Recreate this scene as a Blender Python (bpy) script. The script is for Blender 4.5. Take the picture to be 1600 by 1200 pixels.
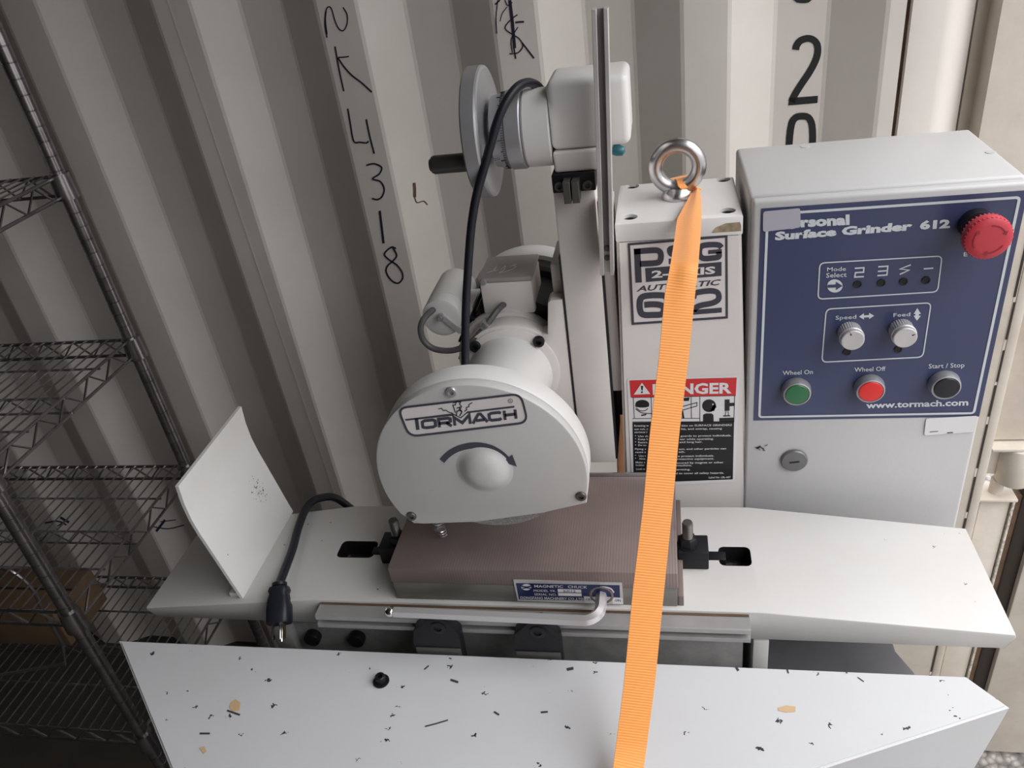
import bpy, bmesh, math, random
import numpy as np
from mathutils import Vector, Matrix

for o in list(bpy.data.objects):
    bpy.data.objects.remove(o, do_unlink=True)
scn = bpy.context.scene
col = scn.collection
random.seed(4)

# ------------------------------------------------------------------ camera
# machine frame: origin = front left top corner of the magnetic chuck, x right, y back, z up
Z0 = 1.08                                     # height of the chuck top above the container floor
CAM = np.array([0.30470244, -0.57549715, 0.58860579])
ROT = np.array([[0.97960121, 0.15361554, -0.12955208],
                [-0.02770948, -0.53527535, -0.84422301],
                [-0.19903181, 0.8305917, -0.52009977]])
FPX = 1230.94
cd = bpy.data.cameras.new('camera')
cam = bpy.data.objects.new('camera', cd)
col.objects.link(cam)
cd.sensor_fit = 'HORIZONTAL'
cd.sensor_width = 36.0
cd.lens = 36.0 * FPX / 1600.0
cd.clip_start = 0.02
mw = Matrix.Identity(4)
for i in range(3):
    mw[i][0] = ROT[0][i]
    mw[i][1] = -ROT[1][i]
    mw[i][2] = -ROT[2][i]
    mw[i][3] = CAM[i] + (Z0 if i == 2 else 0)
cam.matrix_world = mw
scn.camera = cam

# ------------------------------------------------------------------ sky and light
world = bpy.data.worlds.new('overcast_sky')
scn.world = world
world.use_nodes = True
wn = world.node_tree.nodes
wl = world.node_tree.links
bg = wn['Background']
# overcast sky: three times brighter overhead than at the horizon
wt = wn.new('ShaderNodeTexCoord')
wx = wn.new('ShaderNodeSeparateXYZ')
wl.new(wt.outputs['Generated'], wx.inputs[0])
wm = wn.new('ShaderNodeMath'); wm.operation = 'MAXIMUM'; wm.inputs[1].default_value = 0.0
wl.new(wx.outputs['Z'], wm.inputs[0])
wa = wn.new('ShaderNodeMath'); wa.operation = 'MULTIPLY_ADD'; wa.inputs[1].default_value = 2.0 / 3; wa.inputs[2].default_value = 1.0 / 3
wl.new(wm.outputs[0], wa.inputs[0])
ws = wn.new('ShaderNodeMath'); ws.operation = 'MULTIPLY'; ws.inputs[1].default_value = 3.0
wl.new(wa.outputs[0], ws.inputs[0])
wl.new(ws.outputs[0], bg.inputs['Strength'])
bg.inputs['Color'].default_value = (0.96, 0.965, 1.0, 1)
# sun behind thin cloud: a broad soft source high over the doorway side
sd = bpy.data.lights.new('hazy_sun', 'SUN')
sd.energy = 3.5
sd.angle = math.radians(75)
sd.color = (1.0, 0.985, 0.97)
so = bpy.data.objects.new('hazy_sun', sd)
so.rotation_euler = Vector((0.53, -0.10, 0.84)).to_track_quat('Z', 'Y').to_euler()
so.location = (6, -1, 8)
col.objects.link(so)
# the open container end lets the daylight in (sampling portal only, gives no light of its own)
pd = bpy.data.lights.new('doorway_portal', 'AREA')
pd.shape = 'RECTANGLE'
pd.size = 2.30
pd.size_y = 2.36
pd.cycles.is_portal = True
po = bpy.data.objects.new('doorway_portal', pd)
po.location = (0.90, -0.49, 1.20)
po.rotation_euler = (0, math.radians(90), 0)
col.objects.link(po)

scn.view_settings.view_transform = 'Standard'
scn.view_settings.look = 'None'
scn.view_settings.exposure = 0.0
scn.view_settings.gamma = 1.0
scn.view_settings.use_curve_mapping = False


# ------------------------------------------------------------------ helpers: geometry
def ray(u, v):
    return ROT.T @ np.array([(u - 800) / FPX, (v - 600) / FPX, 1.0])


def un(u, v, ax, val):
    d = ray(u, v)
    return CAM + d * ((val - CAM[ax]) / d[ax])


def atdepth(u, v, s):
    return CAM + ray(u, v) * s


class B:
    """collects shapes in machine coordinates"""
    def __init__(self):
        self.bm = bmesh.new()

    def merge(self, t):
        me = bpy.data.meshes.new('t')
        t.to_mesh(me)
        t.free()
        self.bm.from_mesh(me)
        bpy.data.meshes.remove(me)
        return self

    def box(self, x0, x1, y0, y1, z0, z1, bev=0.0, seg=2, rot=None, piv=None):
        t = bmesh.new()
        bmesh.ops.create_cube(t, size=1.0)
        for v in t.verts:
            v.co = Vector(((x0 + x1) / 2 + v.co.x * (x1 - x0), (y0 + y1) / 2 + v.co.y * (y1 - y0), (z0 + z1) / 2 + v.co.z * (z1 - z0)))
        if bev:
            bmesh.ops.bevel(t, geom=list(t.edges), offset=bev, segments=seg, affect='EDGES', profile=0.5)
        if rot is not None:
            c = Vector(piv) if piv is not None else Vector(((x0 + x1) / 2, (y0 + y1) / 2, (z0 + z1) / 2))
            bmesh.ops.rotate(t, cent=c, matrix=rot, verts=list(t.verts))
        return self.merge(t)

    def prism(self, poly, ax, a, b, bev=0.0, seg=2):
        """poly of 2D points in the plane across axis ax: x->(y,z) y->(x,z) z->(x,y)"""
        t = bmesh.new()
        def mk(p, h):
            if ax == 0: return (h, p[0], p[1])
            if ax == 1: return (p[0], h, p[1])
            return (p[0], p[1], h)
        va = [t.verts.new(mk(p, a)) for p in poly]
        vb = [t.verts.new(mk(p, b)) for p in poly]
        n = len(poly)
        f1 = t.faces.new(va)
        f2 = t.faces.new(vb[::-1])
        for i in range(n):
            t.faces.new((va[i], vb[i], vb[(i + 1) % n], va[(i + 1) % n]))
        bmesh.ops.recalc_face_normals(t, faces=list(t.faces))
        if bev:
            es = list(set(list(f1.edges) + list(f2.edges)))
            bmesh.ops.bevel(t, geom=es, offset=bev, segments=seg, affect='EDGES', profile=0.5)
        return self.merge(t)

    def lathe(self, prof, p, axis, n=32):
        """prof [(r, h)] revolved about axis through p"""
        a = Vector(axis).normalized()
        u = a.orthogonal().normalized()
        w = a.cross(u)
        P = Vector(p)
        t = bmesh.new()
        rings = []
        for r, h in prof:
            if r < 1e-7:
                rings.append([t.verts.new(P + a * h)])
            else:
                rings.append([t.verts.new(P + a * h + (u * math.cos(2 * math.pi * i / n) + w * math.sin(2 * math.pi * i / n)) * r) for i in range(n)])
        for A, Bq in zip(rings, rings[1:]):
            if len(A) == 1 and len(Bq) == 1:
                continue
            for i in range(n):
                j = (i + 1) % n
                if len(A) == 1: t.faces.new((A[0], Bq[i], Bq[j]))
                elif len(Bq) == 1: t.faces.new((A[i], Bq[0], A[j]))
                else: t.faces.new((A[i], Bq[i], Bq[j], A[j]))
        if len(rings[0]) > 1 and (rings[0] is not rings[-1]): t.faces.new(rings[0])
        if len(rings[-1]) > 1: t.faces.new(rings[-1][::-1])
        bmesh.ops.recalc_face_normals(t, faces=list(t.faces))
        return self.merge(t)

    def cyl(self, p0, p1, r, r1=None, n=28, bev=0.0):
        p0 = Vector(p0); p1 = Vector(p1)
        L = (p1 - p0).length
        r1 = r if r1 is None else r1
        if bev:
            pr = [(0, 0), (r - bev, 0), (r - bev * .3, bev * .3), (r, bev), (r1, L - bev), (r1 - bev * .3, L - bev * .3), (r1 - bev, L), (0, L)]
        else:
            pr = [(0, 0), (r, 0), (r1, L), (0, L)]
        return self.lathe(pr, p0, p1 - p0, n)

    def tube(self, pts, r, n=8, cap=True, twist=0.0, closed=False):
        pts = [Vector(p) for p in pts]
        rs = r if isinstance(r, (list, tuple)) else [r] * len(pts)
        t = bmesh.new()
        N = len(pts)
        tang = []
        for i in range(N):
            if closed: d = pts[(i + 1) % N] - pts[i - 1]
            else: d = pts[min(i + 1, N - 1)] - pts[max(i - 1, 0)]
            tang.append(d.normalized())
        u = tang[0].orthogonal().normalized()
        rings = []
        for i in range(N):
            u = (u - tang[i] * u.dot(tang[i])).normalized()
            w = tang[i].cross(u)
            rings.append([t.verts.new(pts[i] + (u * math.cos(2 * math.pi * k / n + twist) + w * math.sin(2 * math.pi * k / n + twist)) * rs[i]) for k in range(n)])
        prs = list(zip(rings, rings[1:])) + ([(rings[-1], rings[0])] if closed else [])
        for A, Bq in prs:
            for i in range(n):
                j = (i + 1) % n
                t.faces.new((A[i], A[j], Bq[j], Bq[i]))
        if cap and not closed:
            t.faces.new(rings[0][::-1])
            t.faces.new(rings[-1])
        bmesh.ops.recalc_face_normals(t, faces=list(t.faces))
        return self.merge(t)

    def faces(self, verts, fs):
        t = bmesh.new()
        vs = [t.verts.new(Vector([float(c) for c in v])) for v in verts]
        for f in fs:
            t.faces.new([vs[i] for i in f])
        return self.merge(t)

    def torus(self, c, axis, R, r, n=48, m=16):
        a = Vector(axis).normalized(); u = a.orthogonal().normalized(); w = a.cross(u); c = Vector(c)
        return self.tube([c + (u * math.cos(2 * math.pi * i / n) + w * math.sin(2 * math.pi * i / n)) * R for i in range(n)], r, n=m, closed=True)


def smooth_path(pts, k=6):
    """Catmull-Rom through the points"""
    P = [Vector([float(c) for c in p]) for p in pts]
    P = [P[0] * 2 - P[1]] + P + [P[-1] * 2 - P[-2]]
    out = []
    for i in range(1, len(P) - 2):
        for j in range(k):
            s = j / k
            a, b, c, d = P[i - 1], P[i], P[i + 1], P[i + 2]
            out.append(0.5 * ((2 * b) + (c - a) * s + (2 * a - 5 * b + 4 * c - d) * s * s + (3 * b - a - 3 * c + d) * s ** 3))
    out.append(P[-2])
    return out


# ------------------------------------------------------------------ helpers: objects
ORG = {}


def finish(me, ang=35):
    me.polygons.foreach_set('use_smooth', [True] * len(me.polygons))
    me.set_sharp_from_angle(angle=math.radians(ang))


def thing(name, label, cat, base, group=None):
    o = bpy.data.objects.new(name, None)
    o.empty_display_size = 0.03
    o.location = (base[0], base[1], base[2] + Z0)
    col.objects.link(o)
    o['label'] = label
    o['category'] = cat
    if group: o['group'] = group
    ORG[o.name] = Vector(base)
    return o


def mesh_of(b, name, org, ang=35):
    bm = b.bm
    for v in bm.verts:
        v.co -= org
    me = bpy.data.meshes.new(name)
    bm.to_mesh(me)
    bm.free()
    finish(me, ang)
    return me


def part(name, b, mat, parent, label=None, kind=None, ang=35):
    org = ORG[parent.name]
    me = mesh_of(b, name, org, ang)
    me.materials.append(mat)
    o = bpy.data.objects.new(name, me)
    col.objects.link(o)
    o.parent = parent
    ORG[o.name] = org
    if label: o['label'] = label
    if kind: o['kind'] = kind
    return o


def solo(name, b, mat, base, label=None, cat=None, group=None, kind=None, ang=35):
    org = Vector(base)
    me = mesh_of(b, name, org, ang)
    me.materials.append(mat)
    o = bpy.data.objects.new(name, me)
    o.location = org + Vector((0, 0, Z0))
    col.objects.link(o)
    ORG[o.name] = org
    if label: o['label'] = label
    if cat: o['category'] = cat
    if group: o['group'] = group
    if kind: o['kind'] = kind
    return o


def repeat(name, me, parent, pos):
    """another piece that shares a mesh centred on its own origin"""
    o = bpy.data.objects.new(name, me)
    col.objects.link(o)
    o.parent = parent
    o.location = Vector([float(c) for c in pos]) - ORG[parent.name]
    return o


def centred(b, name, mat, ang=35):
    me = mesh_of(b, name, Vector((0, 0, 0)), ang)
    me.materials.append(mat)
    return me


# ------------------------------------------------------------------ helpers: materials
def new_mat(name):
    m = bpy.data.materials.new(name)
    m.use_nodes = True
    return m, m.node_tree.nodes, m.node_tree.links, m.node_tree.nodes['Principled BSDF']


def plain(name, c, rough=0.5, metal=0.0, spec=0.5, bump=0.0, bscale=200.0, var=0.0, vscale=12.0, coat=0.0, trans=0.0):
    m, N, L, p = new_mat(name)
    p.inputs['Base Color'].default_value = (*c, 1)
    p.inputs['Roughness'].default_value = rough
    p.inputs['Metallic'].default_value = metal
    p.inputs['Specular IOR Level'].default_value = spec
    if coat: p.inputs['Coat Weight'].default_value = coat; p.inputs['Coat Roughness'].default_value = 0.1
    if trans: p.inputs['Transmission Weight'].default_value = trans
    tc = N.new('ShaderNodeTexCoord')
    if bump:
        n = N.new('ShaderNodeTexNoise'); n.inputs['Scale'].default_value = bscale; n.inputs['Detail'].default_value = 3
        L.new(tc.outputs['Object'], n.inputs['Vector'])
        bp = N.new('ShaderNodeBump'); bp.inputs['Strength'].default_value = bump; bp.inputs['Distance'].default_value = 0.002
        L.new(n.outputs['Fac'], bp.inputs['Height']); L.new(bp.outputs['Normal'], p.inputs['Normal'])
    if var:
        n = N.new('ShaderNodeTexNoise'); n.inputs['Scale'].default_value = vscale; n.inputs['Detail'].default_value = 5
        L.new(tc.outputs['Object'], n.inputs['Vector'])
        r = N.new('ShaderNodeValToRGB')
        r.color_ramp.elements[0].position = 0.3; r.color_ramp.elements[1].position = 0.7
        r.color_ramp.elements[0].color = (*[x * (1 - var) for x in c], 1)
        r.color_ramp.elements[1].color = (*[min(1, x * (1 + var * .5)) for x in c], 1)
        L.new(n.outputs['Fac'], r.inputs['Fac']); L.new(r.outputs['Color'], p.inputs['Base Color'])
    return m


def worn(name, c, rough=0.42, chips=0.0, chip_c=(0.03, 0.035, 0.05), cscale=45.0, dirt=0.10, dirt_c=(0.35, 0.30, 0.24), dscale=9.0, stretch=(1, 1, 1), bump=0.03, csize=0.16, flat=False):
    """paint with soft dirt, fine orange peel and sharp chips"""
    m, N, L, p = new_mat(name)
    p.inputs['Roughness'].default_value = rough
    tc = N.new('ShaderNodeTexCoord')
    n = N.new('ShaderNodeTexNoise'); n.inputs['Scale'].default_value = dscale; n.inputs['Detail'].default_value = 7; n.inputs['Roughness'].default_value = 0.65
    L.new(tc.outputs['Object'], n.inputs['Vector'])
    r = N.new('ShaderNodeValToRGB')
    r.color_ramp.elements[0].position = 0.28; r.color_ramp.elements[1].position = 0.62
    r.color_ramp.elements[0].color = (*[x * (1 - dirt) + y * dirt for x, y in zip(c, dirt_c)], 1)
    r.color_ramp.elements[1].color = (*c, 1)
    L.new(n.outputs['Fac'], r.inputs['Fac'])
    last = r.outputs['Color']
    if chips:
        mp = N.new('ShaderNodeMapping'); mp.inputs['Scale'].default_value = stretch
        L.new(tc.outputs['Object'], mp.inputs['Vector'])
        nz = N.new('ShaderNodeTexNoise'); nz.inputs['Scale'].default_value = 260
        L.new(tc.outputs['Object'], nz.inputs['Vector'])
        mx = N.new('ShaderNodeMix'); mx.data_type = 'VECTOR'; mx.inputs[0].default_value = 0.012
        L.new(mp.outputs['Vector'], mx.inputs[4]); L.new(nz.outputs['Color'], mx.inputs[5])
        v = N.new('ShaderNodeTexVoronoi'); v.inputs['Scale'].default_value = cscale
        if flat: v.voronoi_dimensions = '2D'
        L.new(mx.outputs[1], v.inputs['Vector'])
        sp = N.new('ShaderNodeSeparateColor'); L.new(v.outputs['Color'], sp.inputs['Color'])
        big = N.new('ShaderNodeMath'); big.operation = 'MULTIPLY'; big.inputs[1].default_value = csize
        L.new(sp.outputs['Green'], big.inputs[0])
        a = N.new('ShaderNodeMath'); a.operation = 'LESS_THAN'
        L.new(v.outputs['Distance'], a.inputs[0]); L.new(big.outputs[0], a.inputs[1])
        g = N.new('ShaderNodeMath'); g.operation = 'GREATER_THAN'; g.inputs[1].default_value = 1 - chips
        L.new(sp.outputs['Red'], g.inputs[0])
        k = N.new('ShaderNodeMath'); k.operation = 'MULTIPLY'
        L.new(a.outputs[0], k.inputs[0]); L.new(g.outputs[0], k.inputs[1])
        kout = k.outputs[0]
        if flat:                                  # knocks only on the upward faces
            ge = N.new('ShaderNodeNewGeometry'); sn = N.new('ShaderNodeSeparateXYZ'); L.new(ge.outputs['Normal'], sn.inputs[0])
            up = N.new('ShaderNodeMath'); up.operation = 'GREATER_THAN'; up.inputs[1].default_value = 0.6; L.new(sn.outputs['Z'], up.inputs[0])
            k2 = N.new('ShaderNodeMath'); k2.operation = 'MULTIPLY'; L.new(kout, k2.inputs[0]); L.new(up.outputs[0], k2.inputs[1])
            kout = k2.outputs[0]
        mc = N.new('ShaderNodeMix'); mc.data_type = 'RGBA'
        L.new(kout, mc.inputs[0]); L.new(last, mc.inputs[6]); mc.inputs[7].default_value = (*chip_c, 1)
        last = mc.outputs[2]
    L.new(last, p.inputs['Base Color'])
    if bump:
        nb = N.new('ShaderNodeTexNoise'); nb.inputs['Scale'].default_value = 160; nb.inputs['Detail'].default_value = 2
        L.new(tc.outputs['Object'], nb.inputs['Vector'])
        bp = N.new('ShaderNodeBump'); bp.inputs['Strength'].default_value = bump; bp.inputs['Distance'].default_value = 0.003
        L.new(nb.outputs['Fac'], bp.inputs['Height']); L.new(bp.outputs['Normal'], p.inputs['Normal'])
    return m


def striped(name, c1, c2, pitch, axis, duty, rough, metal, var=0.3, vscale=8.0, bump=0.3):
    """thin parallel lines across one axis, over a blotchy base"""
    m, N, L, p = new_mat(name)
    p.inputs['Roughness'].default_value = rough
    p.inputs['Metallic'].default_value = metal
    tc = N.new('ShaderNodeTexCoord')
    s = N.new('ShaderNodeSeparateXYZ'); L.new(tc.outputs['Object'], s.inputs[0])
    mu = N.new('ShaderNodeMath'); mu.operation = 'MULTIPLY'; mu.inputs[1].default_value = 1 / pitch
    L.new(s.outputs[axis], mu.inputs[0])
    fr = N.new('ShaderNodeMath'); fr.operation = 'FRACT'; L.new(mu.outputs[0], fr.inputs[0])
    lt = N.new('ShaderNodeMath'); lt.operation = 'LESS_THAN'; lt.inputs[1].default_value = duty
    L.new(fr.outputs[0], lt.inputs[0])
    n = N.new('ShaderNodeTexNoise'); n.inputs['Scale'].default_value = vscale; n.inputs['Detail'].default_value = 6
    L.new(tc.outputs['Object'], n.inputs['Vector'])
    r = N.new('ShaderNodeValToRGB'); r.color_ramp.elements[0].position = 0.3; r.color_ramp.elements[1].position = 0.7
    r.color_ramp.elements[0].color = (*[x * (1 - var) for x in c1], 1); r.color_ramp.elements[1].color = (*[x * (1 + var * .4) for x in c1], 1)
    L.new(n.outputs['Fac'], r.inputs['Fac'])
    mc = N.new('ShaderNodeMix'); mc.data_type = 'RGBA'
    L.new(lt.outputs[0], mc.inputs[0]); L.new(r.outputs['Color'], mc.inputs[6]); mc.inputs[7].default_value = (*c2, 1)
    L.new(mc.outputs[2], p.inputs['Base Color'])
    if bump:
        bp = N.new('ShaderNodeBump'); bp.inputs['Strength'].default_value = bump; bp.inputs['Distance'].default_value = 0.0005; bp.invert = True
        L.new(lt.outputs[0], bp.inputs['Height']); L.new(bp.outputs['Normal'], p.inputs['Normal'])
    return m


WALL = worn('container_wall_paint', (0.78, 0.735, 0.685), 0.5, chips=0.05, chip_c=(0.10, 0.07, 0.05), cscale=16, dirt=0.22, dirt_c=(0.33, 0.28, 0.22), dscale=3.0, csize=0.07, bump=0.02)
POST = worn('container_post_paint', (0.69, 0.63, 0.55), 0.5, chips=0.10, chip_c=(0.10, 0.06, 0.04), cscale=40, dirt=0.35, dirt_c=(0.28, 0.2, 0.13), dscale=7.0, csize=0.12, bump=0.03)
FLOOR = worn('plywood_floor', (0.06, 0.05, 0.042), 0.7, dirt=0.5, dirt_c=(0.02, 0.02, 0.02), dscale=5, stretch=(1, 4, 1))
LOWBOUNCE = worn('bounce_cut_paint', (0.16, 0.145, 0.125), 0.7, dirt=0.5, dirt_c=(0.06, 0.05, 0.04), dscale=3)  # unseen walls and roof darkened to cut the bounced light
GUM = plain('seam_sealant', (0.035, 0.025, 0.02), 0.7)
RUST = plain('rusty_seam', (0.12, 0.07, 0.04), 0.8, var=0.4, vscale=40)
WHITE = worn('machine_white_paint', (0.73, 0.725, 0.715), 0.38, chips=0.05, cscale=60, dirt=0.12, csize=0.10)
TABLE = worn('table_white_paint', (0.60, 0.592, 0.58), 0.40, chips=0.05, cscale=60, dirt=0.14, csize=0.09, flat=True)
PLATE = worn('chipped_cover_paint', (0.625, 0.635, 0.655), 0.42, chips=0.16, cscale=62, dirt=0.08, csize=0.13, stretch=(0.75, 1.1, 1), flat=True)
GREYP = worn('machine_grey_white_paint', (0.76, 0.725, 0.70), 0.42, chips=0.05, cscale=60, dirt=0.15, csize=0.10)
BOXP = worn('control_box_paint', (0.56, 0.56, 0.565), 0.40, dirt=0.06, bump=0.05)
GUARDP = worn('guard_shaded_white_paint', (0.56, 0.56, 0.55), 0.42, chips=0.03, cscale=60, dirt=0.06, csize=0.08)  # machine white toned down, stands in for shade on the guard front
CAST = worn('grey_cast_iron', (0.34, 0.335, 0.33), 0.5, dirt=0.5, dirt_c=(0.06, 0.055, 0.05), dscale=24)
ALU = plain('machined_aluminium', (0.66, 0.65, 0.65), 0.38, 0.45, var=0.12, vscale=30)
STEEL = plain('turned_steel', (0.42, 0.42, 0.44), 0.38, 0.55, var=0.12, vscale=25)
KEYM = plain('plated_key_steel', (0.66, 0.65, 0.66), 0.28, 0.6)
RAILM = plain('dull_extruded_aluminium', (0.46, 0.455, 0.45), 0.4, 0.5, var=0.15, vscale=25)
DARKST = plain('dark_steel', (0.13, 0.125, 0.115), 0.45, 0.7)
CHROME = plain('chrome', (0.78, 0.78, 0.79), 0.12, 1.0)
GALV = plain('galvanised_steel', (0.58, 0.58, 0.59), 0.28, 1.0, var=0.2, vscale=40)
SHELF = plain('zinc_wire', (0.38, 0.36, 0.37), 0.26, 0.9, var=0.3, vscale=30)
BLACKOX = plain('black_oxide_steel', (0.012, 0.012, 0.015), 0.45, 0.2, 0.35, bump=0.15, bscale=220)
PIT = plain('greasy_black', (0.008, 0.008, 0.009), 0.45, bump=0.4, bscale=300)
RUBBER = plain('black_cable_rubber', (0.012, 0.013, 0.020), 0.42, 0.0, 0.35)
GREYCABLE = plain('grey_cable_sheath', (0.10, 0.095, 0.10), 0.45)
DARK = plain('deep_shadow_black', (0.01, 0.01, 0.011), 0.7)
CHUCK = striped('laminated_chuck_steel', (0.240, 0.188, 0.177), (0.19, 0.145, 0.135), 0.0030, 0, 0.25, 0.42, 0.25, var=0.25, vscale=10, bump=0.15)
CHUCKB = plain('chuck_body_steel', (0.20, 0.19, 0.17), 0.42, 0.4, var=0.25, vscale=18)
BRASS = plain('brass', (0.55, 0.40, 0.16), 0.3, 1.0)
BLUE = plain('blue_panel_overlay', (0.050, 0.062, 0.135), 0.30, var=0.06, vscale=6)
PRINTW = plain('white_print', (0.62, 0.66, 0.70), 0.4)
PRINTD = plain('charcoal_print', (0.055, 0.055, 0.075), 0.4)
BLACKP = plain('black_print', (0.012, 0.012, 0.014), 0.4)
LABELW = plain('white_label', (0.76, 0.75, 0.77), 0.35)
LOGOW = plain('pale_decal', (0.74, 0.71, 0.70), 0.35)
REDP = plain('red_print', (0.62, 0.03, 0.035), 0.35)
REDPL = plain('red_plastic', (0.56, 0.045, 0.065), 0.35, bump=0.05)
REDBT = plain('red_button_plastic', (0.75, 0.03, 0.03), 0.3)
GREENBT = plain('green_button_plastic', (0.03, 0.16, 0.06), 0.3)
BLACKBT = plain('black_button_plastic', (0.012, 0.012, 0.018), 0.35)
INK = plain('marker_ink', (0.022, 0.020, 0.045), 0.5)
STENCIL = plain('stencil_black', (0.010, 0.010, 0.013), 0.5)
NAVY = plain('nameplate_blue', (0.018, 0.028, 0.10), 0.3, 0.2)
GRIT = plain('grinding_wheel_grit', (0.36, 0.35, 0.34), 0.9, bump=0.7, bscale=900, var=0.3, vscale=400)
TEAL = plain('teal_plastic', (0.02, 0.14, 0.17), 0.3)
STAIN = plain('tan_glue_stain', (0.62, 0.42, 0.24), 0.6)
CARD = plain('brown_cardboard', (0.16, 0.10, 0.055), 0.8, var=0.2)
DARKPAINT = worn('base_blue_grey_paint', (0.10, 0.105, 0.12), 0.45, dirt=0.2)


def strap_mat():
    m, N, L, p = new_mat('orange_webbing')
    p.inputs['Roughness'].default_value = 0.55
    tc = N.new('ShaderNodeTexCoord')
    s = N.new('ShaderNodeSeparateXYZ'); L.new(tc.outputs['UV'], s.inputs[0])
    mu = N.new('ShaderNodeMath'); mu.operation = 'MULTIPLY'; mu.inputs[1].default_value = 2600.0
    L.new(s.outputs['Y'], mu.inputs[0])
    si = N.new('ShaderNodeMath'); si.operation = 'SINE'; L.new(mu.outputs[0], si.inputs[0])
    r = N.new('ShaderNodeValToRGB')
    r.color_ramp.elements[0].color = (0.97, 0.34, 0.075, 1); r.color_ramp.elements[1].color = (1.0, 0.42, 0.10, 1)
    ad = N.new('ShaderNodeMath'); ad.operation = 'MULTIPLY_ADD'; ad.inputs[1].default_value = 0.5; ad.inputs[2].default_value = 0.5
    L.new(si.outputs[0], ad.inputs[0]); L.new(ad.outputs[0], r.inputs['Fac'])
    L.new(r.outputs['Color'], p.inputs['Base Color'])
    bp = N.new('ShaderNodeBump'); bp.inputs['Strength'].default_value = 0.3; bp.inputs['Distance'].default_value = 0.0006
    L.new(ad.outputs[0], bp.inputs['Height']); L.new(bp.outputs['Normal'], p.inputs['Normal'])
    p.inputs['Sheen Weight'].default_value = 0.3
    return m


STRAP = strap_mat()


# ------------------------------------------------------------------ helpers: print and lettering on surfaces
def plane_map(ax, val):
    return lambda u, v: un(u, v, ax, val)


def ink(b, pts, w, mp, closed=False):
    """flat ribbon of width w px along px points, laid on a surface by mp"""
    P = [np.array(p, float) for p in pts]
    n = len(P)
    Lp, Rp = [], []
    for i in range(n):
        if closed:
            a, c = P[i - 1], P[(i + 1) % n]
        else:
            a, c = P[max(i - 1, 0)], P[min(i + 1, n - 1)]
        d1 = P[i] - a; d2 = c - P[i]
        n1 = np.linalg.norm(d1); n2 = np.linalg.norm(d2)
        if n1 < 1e-9: d1 = d2; n1 = n2
        if n2 < 1e-9: d2 = d1; n2 = n1
        t = d1 / n1 + d2 / n2
        tn = np.linalg.norm(t)
        t = t / tn if tn > 1e-6 else d1 / n1
        nn = np.array([-t[1], t[0]])
        k = 1.0 / max(0.45, abs(np.dot(nn, np.array([-d1[1], d1[0]]) / n1)))
        Lp.append(mp(*(P[i] + nn * w * .5 * k))); Rp.append(mp(*(P[i] - nn * w * .5 * k)))
    vs = Lp + Rp
    fs = [(i, i + 1, n + i + 1, n + i) for i in range(n - 1)]
    if closed: fs.append((n - 1, 0, n, 2 * n - 1))
    b.faces(vs, fs)


def fill(b, pts, mp):
    b.faces([mp(*p) for p in pts], [tuple(range(len(pts)))])


def spline(pts, k=4, closed=False):
    P = [np.array(p, float) for p in pts]
    if closed: Q = [P[-1]] + P + [P[0], P[1]]
    else: Q = [2 * P[0] - P[1]] + P + [2 * P[-1] - P[-2]]
    out = []
    for i in range(1, len(Q) - 2):
        for j in range(k):
            s = j / k
            a, bb, c, d = Q[i - 1:i + 3]
            out.append(tuple(.5 * (2 * bb + (c - a) * s + (2 * a - 5 * bb + 4 * c - d) * s * s + (3 * bb - a - 3 * c + d) * s ** 3)))
    if not closed: out.append(tuple(P[-1]))
    return out


def rrect(tl, tr, br, bl, r=0.12, k=4):
    """rounded quad outline in px"""
    Q = [np.array(q, float) for q in (tl, tr, br, bl)]
    out = []
    m = min(np.linalg.norm(Q[i] - Q[i - 1]) for i in range(4)) * r
    for i in range(4):
        p = Q[i]; a = Q[i - 1]; c = Q[(i + 1) % 4]
        p0 = p + (a - p) / np.linalg.norm(a - p) * m
        p1 = p + (c - p) / np.linalg.norm(c - p) * m
        for j in range(k + 1):
            s = j / k
            out.append(tuple((1 - s) ** 2 * p0 + 2 * s * (1 - s) * p + s * s * p1))
    return out


_glyph = {}


def glyphs(s, bold):
    key = (s, bold)
    if key in _glyph: return _glyph[key]
    cu = bpy.data.curves.new('t', 'FONT')
    cu.body = s
    cu.size = 1.0
    cu.resolution_u = 2
    cu.fill_mode = 'BOTH'
    cu.offset = bold
    ob = bpy.data.objects.new('t', cu)
    col.objects.link(ob)
    dg = bpy.context.evaluated_depsgraph_get()
    me = bpy.data.meshes.new_from_object(ob.evaluated_get(dg))
    vs = [(v.co.x, v.co.y) for v in me.vertices]
    fs = [tuple(p.vertices) for p in me.polygons]
    bpy.data.objects.remove(ob); bpy.data.curves.remove(cu); bpy.data.meshes.remove(me)
    x0 = min(v[0] for v in vs); x1 = max(v[0] for v in vs)
    cap = 0.73 + bold
    r = ([((x - x0) / (x1 - x0), y / cap) for x, y in vs], fs)
    _glyph[key] = r
    return r


def text(b, s, left, right, top, mp, bold=0.0, shear=0.0):
    """string fitted between two baseline px points; top = px above left giving capital height"""
    vs, fs = glyphs(s, bold)
    l = np.array(left, float); r = np.array(right, float); t = np.array(top, float)
    o = mp(*l); U = mp(*r) - o; V = mp(*t) - o
    b.faces([o + U * (x + shear * y) + V * y for x, y in vs], fs)


# ================================================================== the container shell
KW = -0.03
YW = 0.70
PER = 0.2772
XP = -0.4985
prof = []
i0 = -17
for i in range(i0, 5):
    x = XP + i * PER
    for dx, dep in ((0, 0), (0.067, 0), (0.1335, 0.036), (0.207, 0.036)):
        if i == 4 and dx > 0: break
        prof.append((x + dx, YW + KW * (x + dx) + dep))
prof.append((0.634, YW + KW * 0.634))
ZC0, ZC1 = -Z0, -Z0 + 2.36


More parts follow.
